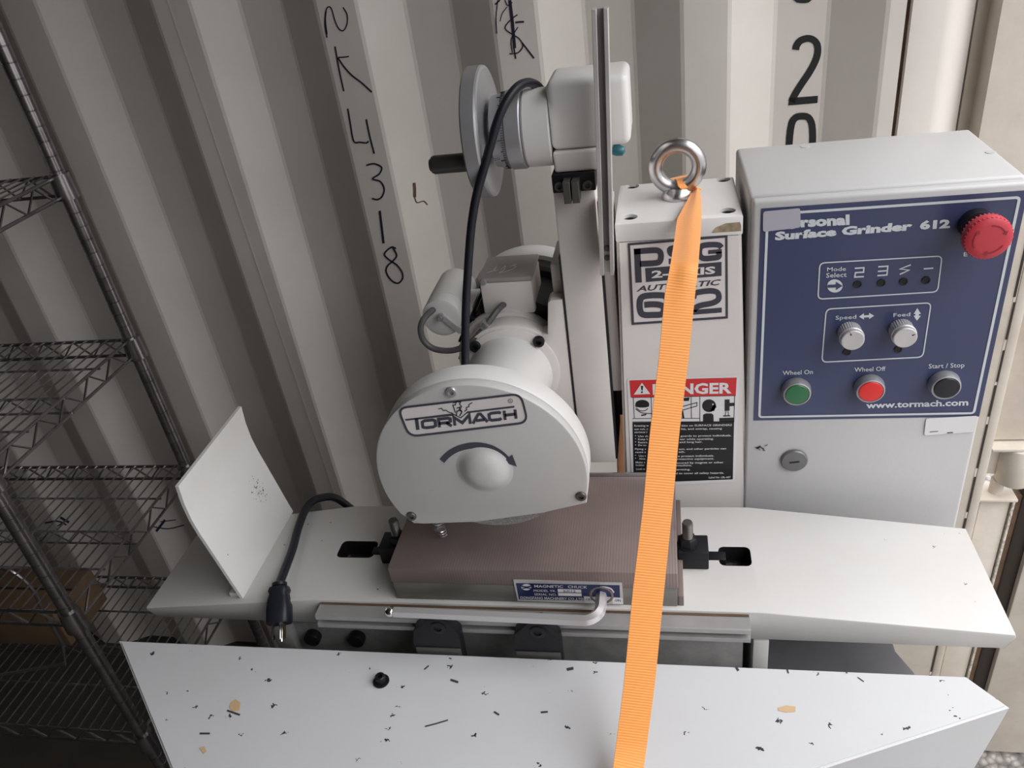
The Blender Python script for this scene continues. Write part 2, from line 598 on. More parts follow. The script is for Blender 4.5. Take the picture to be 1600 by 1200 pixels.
def wall_hit(u, v, off=0.0008):
    d = ray(u, v)
    for (x0, y0), (x1, y1) in zip(prof, prof[1:]):
        ex, ey = x1 - x0, y1 - y0
        den = d[0] * ey - d[1] * ex
        if abs(den) < 1e-9: continue
        s = ((x0 - CAM[0]) * ey - (y0 - CAM[1]) * ex) / den
        q = CAM + d * s
        t = ((q[0] - x0) * ex + (q[1] - y0) * ey) / (ex * ex + ey * ey)
        if s > 0 and -1e-6 <= t <= 1 + 1e-6:
            n = np.array([ey, -ex, 0.0]) / math.hypot(ex, ey)
            if n[1] > 0: n = -n
            return q + n * off
    return CAM + d * ((YW - off - CAM[1]) / d[1])


b = B()
vs, fs = [], []
for x, y in prof: vs += [(x, y, ZC0), (x, y, ZC1)]
n = len(prof)
for x, y in prof: vs += [(x, y + 0.004, ZC0), (x, y + 0.004, ZC1)]
for i in range(n - 1):
    fs.append((2 * i, 2 * i + 2, 2 * i + 3, 2 * i + 1))
    fs.append((2 * n + 2 * i, 2 * n + 2 * i + 1, 2 * n + 2 * i + 3, 2 * n + 2 * i + 2))
b.faces(vs, fs)
bmesh.ops.bevel(b.bm, geom=[e for e in b.bm.edges if abs(e.verts[0].co.z - e.verts[1].co.z) > 1 and len(e.link_faces) == 2], offset=0.003, segments=1, affect='EDGES')
wall_back = solo('wall_back', b, WALL, (0, YW, ZC0), kind='structure', ang=9)
wall_back['label'] = 'cream corrugated steel container side wall behind the grinder'

b = B(); b.box(-5.2, 0.88, -1.72, 0.82, ZC0 - 0.05, ZC0)
solo('floor', b, FLOOR, (0, 0, ZC0), kind='structure')['label'] = 'dark plywood container floor'
b = B(); b.box(-5.2, 0.88, -1.72, 0.82, ZC1, ZC1 + 0.03)
solo('ceiling', b, LOWBOUNCE, (0, 0, ZC1), kind='structure')['label'] = 'painted steel container roof'
b = B(); b.box(-5.2, 0.88, -1.72, -1.66, ZC0, ZC1)
solo('wall_front', b, LOWBOUNCE, (0, -1.7, ZC0), kind='structure')['label'] = 'container side wall behind the viewer'
b = B(); b.box(-5.2, -5.14, -1.66, 0.80, ZC0, ZC1)
solo('wall_left', b, LOWBOUNCE, (-5.2, 0, ZC0), kind='structure')['label'] = 'closed far end wall of the container'

# corner post at the open end: flat face, rounded return, groove, door frame
post = B()
pl = [(0.642, 0.682), (0.684, 0.682), (0.697, 0.686), (0.715, 0.700), (0.735, 0.722), (0.742, 0.745), (0.744, 0.775), (0.634, 0.775), (0.634, 0.712), (0.642, 0.708)]
post.prism(pl, 2, ZC0, ZC1)
t1 = solo('trim_1', post, WALL, (0.69, 0.73, ZC0), kind='structure')
t1['label'] = 'cream corner post flange welded to the corrugated wall'
b = B(); b.box(0.626, 0.643, 0.694, 0.712, ZC0, ZC1)
part('sealant_bead', b, RUST, t1, 'rusty brown seam')
b = B(); b.box(0.742, 0.762, 0.735, 0.775, ZC0, ZC1)
part('groove', b, POST, t1)
b = B()
b.prism([(0.758, 0.690), (0.853, 0.690), (0.853, 0.775), (0.758, 0.775)], 2, ZC0, ZC1, 0.004)
t2 = solo('trim_2', b, POST, (0.80, 0.72, ZC0), kind='structure')
t2['label'] = 'tan door frame upright beside the corner post'
b = B()
zz = ZC0
while zz < ZC1 - 0.1:
    ln = 0.02 + random.random() * 0.09
    jx = random.gauss(0, 0.0006)
    b.box(0.8535 + jx, 0.8565 + jx, 0.6885, 0.70, zz, zz + ln)
    zz += ln + 0.004 + random.random() * 0.02
part('cracked_sealant', b, GUM, t2, 'broken black sealant line', kind='stuff')
b = B(); b.box(0.853, 0.857, 0.6895, 0.775, ZC0, ZC1)
part('seam_filler', b, POST, t2)
b = B(); b.box(0.857, 0.874, 0.688, 0.775, ZC0, ZC1, 0.003)
t3 = solo('trim_3', b, POST, (0.865, 0.73, ZC0), kind='structure')
t3['label'] = 'narrow tan edge strip of the door frame'
# hinges
for zz in (-0.465, 0.9):
    g = B()
    g.cyl((0.930, 0.712, zz + 0.002), (0.930, 0.712, zz + 0.085), 0.030, n=28, bev=0.003)
    g.box(0.872, 0.928, 0.716, 0.738, zz + 0.012, zz + 0.078, 0.003)
    g.box(0.874, 0.975, 0.688, 0.742, zz + 0.085, zz + 0.092, 0.002)
    part('hinge_knuckle', g, POST, t3)
    g = B()
    g.box(0.880, 0.9335, 0.702, 0.745, zz - 0.70, zz - 0.036, 0.003)
    g.cyl((0.908, 0.716, zz - 0.036), (0.908, 0.716, zz + 0.002), 0.012, n=16)
    g.box(0.872, 0.940, 0.690, 0.745, zz - 0.036, zz - 0.029, 0.002)
    part('hinge_plate', g, POST, t3)
g = B(); g.box(0.8745, 0.985, 0.712, 0.745, -0.37, ZC1 - 0.02, 0.003)
part('hinge_plate', g, POST, t3)
# open door leaf swung out beside the doorway
b = B(); b.box(0.985, 2.15, 0.700, 0.745, -1.29, ZC1 - 0.02, 0.004)
d1 = solo('door_1', b, POST, (1.5, 0.72, -1.20), kind='structure')
d1['label'] = 'tan steel container door leaf standing open'
b = B(); b.box(0.957, 0.990, 0.712, 0.740, -1.29, ZC1 - 0.02, 0.006)
part('gasket', b, GUM, d1, 'black rubber door gasket')
b = B(); b.box(0.9345, 0.9395, 0.697, 0.735, -1.29, -0.505, 0.001)
part('edge_flange', b, plain('flaking_edge_paint', (0.62, 0.57, 0.50), 0.6, bump=0.9, bscale=240, var=0.5, vscale=120), d1)
b = B(); b.box(0.940, 0.958, 0.716, 0.745, -1.29, -0.505)
part('inner_lining', b, RUST, d1)

# gravel yard outside
m, N, L, p = new_mat('pale_gravel')
tc = N.new('ShaderNodeTexCoord'); v = N.new('ShaderNodeTexVoronoi'); v.inputs['Scale'].default_value = 55
L.new(tc.outputs['Object'], v.inputs['Vector'])
r = N.new('ShaderNodeValToRGB'); r.color_ramp.elements[0].color = (0.42, 0.39, 0.36, 1); r.color_ramp.elements[1].color = (0.16, 0.15, 0.14, 1)
r.color_ramp.elements[0].position = 0.1; r.color_ramp.elements[1].position = 0.75
L.new(v.outputs['Distance'], r.inputs['Fac']); L.new(r.outputs['Color'], p.inputs['Base Color'])
bp = N.new('ShaderNodeBump'); bp.inputs['Strength'].default_value = 0.8; bp.inputs['Distance'].default_value = 0.01; bp.invert = True
L.new(v.outputs['Distance'], bp.inputs['Height']); L.new(bp.outputs['Normal'], p.inputs['Normal'])
p.inputs['Roughness'].default_value = 0.9
b = B(); b.box(-14, 16, -15, 15, -1.40, -1.30)
solo('ground', b, m, (0, 0, -1.35), kind='structure')['label'] = 'pale gravel yard outside the container'

# writing and marks on the corrugated wall
def zc(pts, ox, oy, s):
    return [(ox + x / s, oy + y / s) for x, y in pts]

Z4 = lambda p: zc(p, 400, 0, 4.0)
Z3 = lambda p: zc(p, 380, 200, 3.3333)
S2 = lambda p: zc(p, 540, 0, 2.857)
S3 = lambda p: zc(p, 1040, 0, 2.857)
b = B()
for pts, w in ((Z4([(445, 235), (432, 150), (440, 62), (458, 42), (475, 60), (495, 130), (520, 180), (548, 190), (570, 150), (570, 90), (545, 45)]), 2.0),
               (Z4([(438, 70), (434, 130), (444, 215)]), 2.6),
               (Z4([(495, 290), (520, 430), (550, 570)]), 2.4), (Z4([(515, 358), (545, 357), (582, 352)]), 2.0),
               (Z4([(513, 360), (550, 415), (600, 470), (665, 520), (725, 575)]), 2.6),
               (Z4([(575, 678), (592, 780), (612, 882), (650, 888), (692, 892), (704, 880)]), 2.6), (Z4([(690, 745), (712, 850), (740, 960)]), 2.6),
               (Z3([(642, 194), (665, 187), (690, 187), (722, 205), (710, 238), (675, 264), (715, 278), (735, 315), (725, 355), (700, 372), (672, 366)]), 2.6),
               (Z3([(712, 430), (718, 480), (724, 530), (732, 600)]), 3.6),
               (Z3([(797, 627), (772, 620), (736, 655), (760, 685), (800, 712), (828, 750), (830, 785), (805, 808), (770, 790), (746, 750), (752, 718), (782, 690), (800, 662), (780, 622)]), 2.6)):
    ink(b, spline(pts, 4), w, wall_hit)
part('marker_writing', b, INK, wall_back, 'hand-written marker characters running down the wall')
b = B()
for pts, w in ((S2([(733, 0), (745, 100), (755, 215)]), 5.0), (S2([(768, 65), (735, 90), (712, 125), (740, 150), (775, 172), (792, 205), (770, 235), (732, 240)]), 2.0),
               (S2([(788, 190), (815, 225), (842, 260)]), 2.6), (S2([(758, 100), (775, 98), (797, 97)]), 3.0), (S2([(752, 215), (760, 262)]), 2.4),
               (S2([(680, 0), (672, 80), (676, 150)]), 1.6), (S2([(722, 30), (700, 60), (690, 95)]), 1.4), (S2([(770, 120), (740, 175), (745, 235)]), 1.6), (S2([(668, 20), (690, 0)]), 2.2), (S2([(712, 0), (724, 25), (745, 10)]), 1.6)):
    ink(b, spline(pts, 3), w, wall_hit)
part('marker_scribble', b, INK, wall_back, 'dark marker scribble')
b = B()
two = [(581, 222), (584, 205), (596, 186), (615, 175), (640, 171), (663, 180), (677, 200), (679, 235), (667, 275), (640, 325), (606, 375), (578, 420), (562, 454)]
ink(b, S3(spline(two, 3)), 10.8, wall_hit)
fill(b, S3([(548, 470), (552, 437), (680, 427), (678, 459)]), wall_hit)
zero = [(607, 518), (637, 524), (654, 560), (656, 640), (648, 740), (630, 800), (600, 810), (570, 800), (554, 740), (552, 640), (562, 555), (580, 525)]
ink(b, S3(spline(zero, 3, True)), 10.8, wall_hit, closed=True)
ink(b, S3([(x + 12, y - 812) for x, y in spline(zero, 3, True)]), 10.8, wall_hit, closed=True)
part('stencilled_numerals', b, STENCIL, wall_back, 'black stencilled numerals 0 2 0')
b = B()
ink(b, [(262 + 0.339 * y, y) for y in range(-60, 800, 40)], 1.3, lambda u, v: wall_hit(u, v, 0.0015))
part('pale_seam_line', b, LABELW, wall_back, 'thin pale line running down the wall')
b = B()
for pts, w in (([(70, 817), (90, 814), (104, 820)], 2.5), ([(94, 808), (108, 816)], 4), ([(90, 822), (104, 812)], 2), ([(236, 822), (262, 826), (288, 820)], 1.8), ([(244, 830), (258, 812)], 4), ([(250, 815), (275, 812)], 1.5)):
    ink(b, spline(pts, 3), w, wall_hit)
part('marker_smudge', b, INK, wall_back)
b = B()
for pts, w in ((Z3([(890, 285), (893, 320), (893, 360)]), 4.5), (Z3([(893, 360), (905, 388), (940, 380), (960, 400)]), 1.6)):
    ink(b, spline(pts, 3), w, wall_hit)
part('rust_streak', b, RUST, wall_back)


# ================================================================== wire shelving on the left
XR, YF, YK = -0.738, 0.235, 0.645
XL = XR - 1.22
SH = thing('wire_shelving_unit', 'zinc wire shelving unit with four open decks against the wall', 'shelving', (XR - 0.6, 0.44, ZC0))
gb = B()
prf = [(0, 0), (0.0127, 0.002)]
zz = 0.0254
while zz < 1.83:
    prf += [(0.0127, zz - 0.0012), (0.0113, zz - 0.0004), (0.0113, zz + 0.0004), (0.0127, zz + 0.0012)]
    zz += 0.0254
prf += [(0.0127, 1.85), (0.010, 1.856), (0, 1.856)]
gb.lathe(prf, (0, 0, 0.0), (0, 0, 1), 14)
pm = centred(gb, 'post', SHELF)
for x in (XR, XL):
    for y in (YF, YK):
        repeat('post', pm, SH, (x, y, ZC0))
cm = B()
cm.lathe([(0.0127, -0.022), (0.0195, -0.022), (0.0175, 0.022), (0.0127, 0.022)], (0, 0, 0), (0, 0, 1), 16)
cmesh = centred(cm, 'collar', SHELF)


def zig(b, p0, p1, dz, step, r):
    p0 = Vector(p0); p1 = Vector(p1)
    n = max(2, int((p1 - p0).length / step))
    pts = []
    for i in range(n + 1):
        q = p0.lerp(p1, i / n)
        pts.append(q + Vector((0, 0, 0 if i % 2 else -dz)))
    b.tube(pts, r, n=5)


for sz in (0.268, -0.060, -0.375, -0.722):
    f = B()
    zt, zb = sz + 0.012, sz - 0.022
    for z in (zt, zb):
        f.tube([(XR - 0.004, YF + .012, z), (XR - 0.004, YK - .012, z)], 0.0032, 6)
        f.tube([(XL, YF + .012, z), (XL, YK - .012, z)], 0.0032, 6)
        for y in (YF, YK):
            f.tube([(XL + .012, y, z), (XR - .012, y, z)], 0.0034, 6)
    fr = part('shelf_frame', f, SHELF, SH)
    w = B()
    zig(w, (XR - 0.004, YF + 0.03, zt), (XR - 0.004, YK - 0.03, zt), zt - zb, 0.034, 0.0024)
    zig(w, (XL, YF + 0.03, zt), (XL, YK - 0.03, zt), zt - zb, 0.034, 0.0024)
    for y in (YF, YK):
        zig(w, (XL + .03, y, zt), (XR - .03, y, zt), zt - zb, 0.034, 0.0024)
    part('truss_wire', w, SHELF, fr)
    w = B()
    nw = 50
    for i in range(1, nw):
        x = XL + (XR - XL) * i / nw
        w.tube([(x, YF, zt + .003), (x, YK, zt + .003)], 0.0017, 5)
    part('deck_wires', w, SHELF, fr, kind='stuff')
    w = B()
    for yy in (0.34, 0.44, 0.54):
        w.tube([(XL, yy, zt - .003), (XR, yy, zt - .003)], 0.0024, 5)
        if yy == 0.44:
            w.tube([(XL, yy, zb), (XR, yy, zb)], 0.0024, 5)
            zig(w, (XL + .02, yy, zt - .003), (XR - .02, yy, zt - .003), 0.028, 0.034, 0.0018)
    part('cross_wire', w, SHELF, fr)
    for x in (XR, XL):
        for y in (YF, YK):
            repeat('collar', cmesh, fr, (x, y, sz - 0.005))

# things lying on the lowest deck
q = B(); q.box(-1.34, -1.035, 0.43, 0.57, -0.7045, -0.60, 0.004)
bx = thing('cardboard_box', 'small brown cardboard box on the bottom deck of the shelving', 'box', (-1.19, 0.50, -0.7045))
part('carton', q, CARD, bx)
q = B(); q.box(-1.34, -1.035, 0.497, 0.503, -0.60, -0.5992)
part('lid_seam', q, DARK, bx)
q = B()
ht = [un(u, v, 1, 0.40) for u, v in ((-30, 895), (5, 888), (35, 905), (55, 928), (62, 945))]
hz = smooth_path([tuple(h) for h in ht], 6)
q.tube(hz + [Vector((hz[-1].x - .004, 0.40, -0.66)), Vector((hz[-1].x - .004, 0.38, -0.7015)), Vector((-1.33, 0.36 - .06, -0.7015))], 0.004, 8)
solo('bent_wire', q, SHELF, (-1.15, 0.40, -0.7045), 'bent loop of stiff wire in front of the brown box', 'wire')

# ================================================================== grinder base: apron cover, saddle, stand
MBASE = thing('surface_grinder_bed', 'white grinder base with broad chipped front cover plate', 'machine base', (0.12, 0.1, ZC0))
ZP = -0.085
ap = [tuple(un(u, v, 2, ZP)[:2]) for u, v in ((185, 1000), (1510, 1056), (1578, 1104), (1285, 1200))]
ap += [(0.20, -0.24), (0.10, -0.32), (-0.05, -0.32)]
q = B(); q.prism(ap, 2, ZP - 0.26, ZP)
for v_ in q.bm.verts:
    if v_.co.z < ZP - 0.2:                      # sides shaped to lean inwards, so the front faces come out darker
        v_.co.x = 0.13 + (v_.co.x - 0.13) * 0.95
        v_.co.y = 0.00 + (v_.co.y - 0.00) * 0.72
bmesh.ops.bevel(q.bm, geom=[e for e in q.bm.edges if min(e.verts[0].co.z, e.verts[1].co.z) > ZP - 0.001], offset=0.0022, segments=2, affect='EDGES')
cover = part('front_cover', q, PLATE, MBASE, 'wide flat cover plate with chipped paint')
q = B()
bpz = un(596, 1065, 2, ZP)
q.lathe([(0, 0), (0.0085, 0), (0.0085, 0.0016), (0.0052, 0.0016), (0.0052, 0.0085), (0.0044, 0.0095), (0.0028, 0.0095), (0.0028, 0.005), (0, 0.005)], (bpz[0], bpz[1], ZP), (0, 0, 1), 24)
part('socket_screw', q, BLACKOX, cover, 'black socket head screw with washer')
q = B()
for pts in ([(360, 1098), (368, 1092), (376, 1098), (374, 1110), (364, 1112), (358, 1105)], [(1216, 1106), (1228, 1102), (1243, 1104), (1243, 1112), (1228, 1113), (1216, 1110)], [(311, 1168), (319, 1166), (323, 1174), (318, 1178)]):
    q = B(); fill(q, pts, plane_map(2, ZP + 0.0004))
    part('paint_bare_spot', q, STAIN, cover)
q = B()
for pts, w in (([(664, 1135), (680, 1131), (700, 1125)], 2.2), ([(312, 1146), (328, 1146)], 3), ([(355, 1110), (375, 1117)], 3), ([(704, 1062), (716, 1066)], 3.5), ([(886, 1046), (896, 1044)], 4.5), ([(845, 1113), (856, 1112)], 3), ([(772, 1112), (780, 1117)], 3), ([(663, 1046), (670, 1040)], 2.2), ([(1150, 1042), (1154, 1048)], 3.5), ([(1230, 1046), (1232, 1052)], 2.5), ([(1340, 1058), (1350, 1065)], 1.5), ([(1320, 1048), (1324, 1052)], 2)):
    ink(q, pts, w, plane_map(2, ZP + 0.0004))
part('paint_chip', q, PRINTD, cover, kind='stuff')
q = B()
q.box(-0.17, 0.372, 0.017, 0.15, -0.36, -0.1115, 0.002)
q.box(-0.175, -0.150, 0.006, 0.03, -0.17, -0.112, 0.004)
sad = part('saddle', q, CAST, MBASE, 'grey cast iron saddle under the table')
q = B(); q.box(0.382, 0.398, 0.014, 0.15, -0.36, -0.1115, 0.001)
part('web', q, WHITE, MBASE)
q = B()
for u, v in ((487, 1000), (556, 1002)):
    c = un(u, v, 1, 0.008)
    q = B(); q.cyl((c[0], 0.0175, c[2]), (c[0], 0.006, c[2]), 0.010, n=20, bev=0.002)
    part('socket_screw', q, BLACKOX, sad)
q = B()
q.prism([(0.40, 0.165), (0.40, 0.0), (0.50, 0.0), (0.562, 0.053), (0.549, 0.0824), (0.549, 0.165)], 2, -0.42, -0.20, 0.004)
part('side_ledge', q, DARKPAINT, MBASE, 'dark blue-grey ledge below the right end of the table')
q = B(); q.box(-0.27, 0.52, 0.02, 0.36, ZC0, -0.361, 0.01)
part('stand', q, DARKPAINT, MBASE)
q = B(); q.prism([(0.13 + (x - 0.13) * 0.94, y * 0.70) for x, y in ap], 2, ZC0, ZP - 0.262, 0.004)
part('light_block_skirt', q, PLATE, MBASE)  # added skirt down to the floor, blocks light towards the lower shelves

# ================================================================== sliding table
TB = thing('grinder_table', 'long white sliding table with sloping ends under the chuck', 'machine table', (0.15, 0.075, -0.095))


def cut(b, cutter):
    """boolean difference between two shape collections"""
    def ob(x, n):
        me = bpy.data.meshes.new(n); x.bm.to_mesh(me); x.bm.free()
        o = bpy.data.objects.new(n, me); col.objects.link(o); return o
    A = ob(b, 'a'); Cc = ob(cutter, 'c')
    md = A.modifiers.new('b', 'BOOLEAN'); md.operation = 'DIFFERENCE'; md.object = Cc; md.solver = 'EXACT'
    dg = bpy.context.evaluated_depsgraph_get()
    me = bpy.data.meshes.new_from_object(A.evaluated_get(dg))
    r = B(); r.bm.from_mesh(me)
    for o in (A, Cc): bpy.data.objects.remove(o, do_unlink=True)
    return r


TP = [(-0.329, -0.0815), (-0.0975, -0.048), (0.3865, -0.048), (0.625, -0.0785), (0.6275, -0.085), (0.6245, -0.1095), (-0.326, -0.1045), (-0.332, -0.086)]
q = B(); q.prism(TP, 1, -0.004, 0.156, 0.0022)
for v_ in q.bm.verts:
    if v_.co.y < 0.05 and v_.co.z < -0.0515: v_.co.y += (-0.0515 - v_.co.z) * 0.30   # front face undercut to darken it
c = B()
c.box(0.3495, 0.3835, 0.0600, 0.0890, -0.073, -0.03, 0.006, 3)
c2 = B(); c2.box(-0.0945, -0.0480, 0.0625, 0.0905, -0.073, -0.03, 0.006, 3)
c3 = B(); c3.box(-0.060, 0.360, 0.0680, 0.0815, -0.068, -0.03)
q = cut(cut(cut(q, c), c2), c3)
tbody = part('table_body', q, TABLE, TB)
tbody.data.materials.append(PIT)
for pg in tbody.data.polygons:
    cz_ = pg.center + ORG[tbody.name]
    if -0.076 < cz_.z < -0.0485 and 0.055 < cz_.y < 0.095 and -0.12 < cz_.x < 0.40 and not (abs(pg.normal.z) > 0.9 and cz_.z > -0.055):
        pg.material_index = 1
# front rail with a T-slot
q = B()
rp = [(0.004, -0.0525), (-0.0215, -0.0525), (-0.0225, -0.0535), (-0.0225, -0.0590), (-0.0150, -0.0590), (-0.0150, -0.0645), (-0.0235, -0.0645), (-0.0235, -0.0700), (0.004, -0.0700)]
q.prism(rp, 0, -0.0895, 0.3745)
rail = part('front_rail', q, RAILM, TB, 'slotted aluminium rail along the front of the table')
q = B(); q.box(-0.0893, 0.3743, -0.0152, -0.0146, -0.0643, -0.0592)
part('rail_slot', q, DARK, rail)
q = B(); q.box(-0.089, 0.374, -0.0062, -0.0038, -0.0528, -0.0515)
part('rail_joint', q, RUST, rail)

# stop dogs hanging in the rail
def dog(px, label):
    o = [un(u + px, v + px * 0.04, 1, -0.0385) for u, v in ((645, 1004), (646, 986), (668, 968), (688, 967), (717, 992), (719, 1003))]
    poly = [(p_[0], p_[2]) for p_ in o]
    zb = -0.104
    poly2 = [(poly[-1][0] - .001, zb), (poly[0][0] + .003, zb)]
    t = thing('stop_dog', label, 'stop block', (poly[0][0] + .026, -0.034, zb), 'stop blocks on the table rail')
    q = B()
    q.prism(poly + poly2, 1, -0.0385, -0.0240, 0.0012)
    q.box(poly[0][0] + .012, poly[0][0] + .040, -0.0242, -0.016, -0.0638, -0.0598)
    part('block', q, BLACKOX, t)
    q = B()
    cx = (poly[2][0] + poly[3][0]) / 2 + 0.002; cz = poly[2][1] - 0.012
    q.lathe([(0, 0), (0.0085, 0), (0.0085, 0.0012), (0.0072, 0.0018), (0.0042, 0.0018), (0.0042, 0.0003), (0, 0.0003)], (cx, -0.0385, cz), (0, -1, 0), 24)
    part('socket_screw', q, BLACKOX, t)
    q = B(); q.box(poly[0][0] + .002, poly[-1][0] - .001, -0.0395, -0.0385, zb, poly[0][1] - 0.006, 0.0003)
    part('lower_face', q, DARKST, t)


dog(0, 'left black stop block hanging from the front rail')
dog(157, 'right black stop block hanging from the front rail below the hex key')

# ================================================================== magnetic chuck
CH = thing('magnetic_chuck', 'brown steel magnetic chuck block clamped on the table', 'magnetic chuck', (0.1525, 0.077, -0.048))
q = B(); q.box(0, 0.305, 0, 0.154, -0.0215, 0.0, 0.0012)
part('top_plate', q, CHUCK, CH, 'laminated brown top plate')
q = B(); q.box(0.0008, 0.3042, 0.0008, 0.154, -0.0478, -0.0218, 0.0012)
cb = part('body', q, CHUCKB, CH)
q = B(); q.box(0.3045, 0.3105, 0.002, 0.152, -0.0479, -0.034, 0.0008)
part('end_flange', q, CHUCK, CH)
q = B(); q.box(-0.002, 0.305, 0.1545, 0.1565, -0.03, 0.004, 0.0004)
part('back_fence', q, GALV, CH)
NP = lambda pts: zc(pts, 780, 880, 7.273)
np1 = plane_map(1, -0.0016)
np2 = plane_map(1, -0.0019)
np3 = plane_map(1, -0.0022)
q = B()
P4 = [np1(*p) for p in NP([(160, 195), (1395, 230), (1410, 470), (210, 430)])]
q.prism([(a[0], a[2]) for a in P4], 1, 0.0006, -0.0015)
plate = part('nameplate', q, ALU, CH, 'small blue and silver nameplate')
q = B()
fill(q, NP([(188, 226), (1368, 250), (1374, 390), (1290, 385), (960, 375), (965, 425), (225, 412)]), np1)
part('nameplate_field', q, NAVY, plate)
q = B()
text(q, 'MAGNETIC', *NP([(400, 276), (725, 280), (398, 245)]), np2, 0.01)
text(q, 'CHUCK', *NP([(780, 282), (1000, 288), (780, 250)]), np2, 0.01)
text(q, 'MODEL YK.', *NP([(392, 324), (648, 328), (390, 298)]), np2)
text(q, 'SERIAL NO.', *NP([(400, 366), (655, 370), (398, 340)]), np2)
text(q, 'DONGFANG MACHINERY CO.,LTD', *NP([(242, 405), (957, 422), (240, 376)]), np2, 0.012)
fill(q, NP([(663, 292), (930, 300), (938, 376), (672, 370)]), np2)
fill(q, NP([(968, 378), (1085, 384), (1085, 455), (975, 450)]), np2)
fill(q, NP([(1285, 392), (1400, 395), (1408, 466), (1290, 462)]), np2)
el = [(308 + 58 * math.cos(a), 272 + 36 * math.sin(a)) for a in [i * math.pi / 12 for i in range(24)]]
fill(q, NP(el), np2)
ink(q, NP(spline([(1050, 330), (1085, 290), (1180, 270), (1265, 288), (1305, 335)], 4)), 2.0, np2)
part('lettering', q, LABELW, plate)
q = B()
for s_, l_ in (('6X12', [(730, 328), (870, 332), (728, 302)]), ('OFF', [(983, 425), (1062, 428), (982, 397)]), ('ON', [(1315, 435), (1382, 438), (1314, 408)])):
    q = B(); text(q, s_, *NP(l_), np3)
    part('dark_lettering', q, NAVY, plate)
q = B()
ink(q, NP([(672, 334), (932, 340)]), 0.9, np3)
part('emblem_lines', q, NAVY, plate)
q = B(); ink(q, NP([(255, 262), (310, 272), (365, 262)]), 2.0, np3)
part('emblem_lines', q, NAVY, plate)
q = B(); ink(q, NP([(262, 288), (310, 280), (360, 288)]), 1.6, np3)
part('emblem_lines', q, NAVY, plate)
ks = un(940, 928, 1, 0)
q = B(); q.lathe([(0, 0), (0.0125, 0), (0.0125, 0.0022), (0.0105, 0.0024), (0.0095, 0.0012), (0, 0.0012)], (ks[0], 0.0002, ks[2]), (0, -1, 0), 28)
part('key_socket', q, CHUCK, CH)

# hex key pushed into the chuck
HK = thing('hex_key', 'bright steel hex key pushed into the chuck socket', 'hex key', (0.12, -0.035, -0.04))
yk = -0.036
pts = [un(610, 956, 1, yk)]
endx = ks[0]
zk = un(800, 961, 1, yk)[2]
zl = un(614, 956, 1, yk)[2]
path = [(un(616, 956, 1, yk)[0], yk, zl), (endx - 0.022, yk, ks[2] + 0.0005)]
for i in range(1, 9):
    a = i / 8 * math.pi / 2
    path.append((endx - 0.018 + 0.018 * math.sin(a), yk + 0.018 - 0.018 * math.cos(a), ks[2]))
path += [(endx, -0.004, ks[2]), (endx, 0.0, ks[2])]
q = B(); q.tube(path, 0.0060, 6, twist=math.pi / 6)
part('shaft', q, KEYM, HK, ang=25)
q = B(); q.lathe([(0.0060 * math.sin(a), -0.0060 * math.cos(a)) for a in [i * math.pi / 12 for i in range(13)]], (path[0][0] - 0.0045, yk, zl), (1, 0, 0), 16)
part('ball_end', q, CHROME, HK, 'rounded shiny ball end')


# clamps at both ends of the chuck
def clamp(sx, label):
    cx = 0.305 if sx > 0 else 0.0
    X = lambda d: cx + sx * d
    def bx(q, d0, d1, y0, y1, z0, z1, bev):
        q.box(min(X(d0), X(d1)), max(X(d0), X(d1)), y0, y1, z0, z1, bev)
    t = thing('hold_down_clamp', label, 'clamp', (X(0.018), 0.066, -0.048), 'chuck hold-down clamps')
    q = B(); bx(q, 0.001, 0.033, 0.0535, 0.0815, -0.0478, -0.0235, 0.0012)
    part('block', q, BLACKOX, t)
    q = B(); q.lathe([(0, 0), (0.0105, 0), (0.0105, 0.001), (0.0095, 0.0085), (0.0065, 0.0095), (0, 0.0095)], (X(0.0115), 0.0665, -0.0222), (0, 0, 1), 6)
    q.lathe([(0, 0), (0.0115, 0), (0.0115, 0.0015), (0, 0.0015)], (X(0.0115), 0.0665, -0.0237), (0, 0, 1), 24)
    part('hex_nut', q, BLACKOX, t, ang=20)
    q = B(); prr = [(0, 0)]
    for i in range(12): prr += [(0.0058, i * 0.0018), (0.0052, i * 0.0018 + 0.0009)]
    prr += [(0.0050, 0.0222), (0, 0.0228)]
    q.lathe(prr, (X(0.0115), 0.0665, -0.0140), (0, 0, 1), 18)
    part('threaded_stud', q, DARKST, t)
    q = B(); bx(q, 0.033, 0.052, 0.0685, 0.0810, -0.056, -0.0475, 0.001)
    part('slot_key', q, BLACKOX, t)


clamp(1, 'black clamp with stud and hex nut at the right end of the chuck')
clamp(-1, 'black clamp with stud and nut at the left end of the chuck')

# splash plate standing on the left end of the table
q = B()
pf = [(-0.194, -0.0622), (-0.1985, -0.039), (-0.2025, -0.0156), (-0.2078, 0.0142), (-0.2122, 0.038), (-0.2148, 0.0589), (-0.2150, 0.083), (-0.2126, 0.107)]
th = 0.004
vs, fs = [], []
ny = 2
for yy in (0.0077, 0.160):
    for x, z in pf: vs += [(x, yy, z), (x - th, yy, z)]
m_ = len(pf)
for i in range(m_ - 1):
    a = 2 * i; bq = 2 * m_ + 2 * i
    fs += [(a, a + 2, bq + 2, bq), (a + 1, bq + 1, bq + 3, a + 3), (a, a + 1, a + 3, a + 2), (bq, bq + 2, bq + 3, bq + 1)]
fs += [(0, 2 * m_, 2 * m_ + 1, 1), (2 * m_ - 2, 2 * m_ - 1, 4 * m_ - 1, 4 * m_ - 2)]
q.faces(vs, fs)
bmesh.ops.recalc_face_normals(q.bm, faces=list(q.bm.faces))
SPL = thing('splash_plate', 'upright white curved splash plate on the left end of the table', 'splash guard', (-0.196, 0.084, -0.0635))
part('sheet', q, WHITE, SPL)
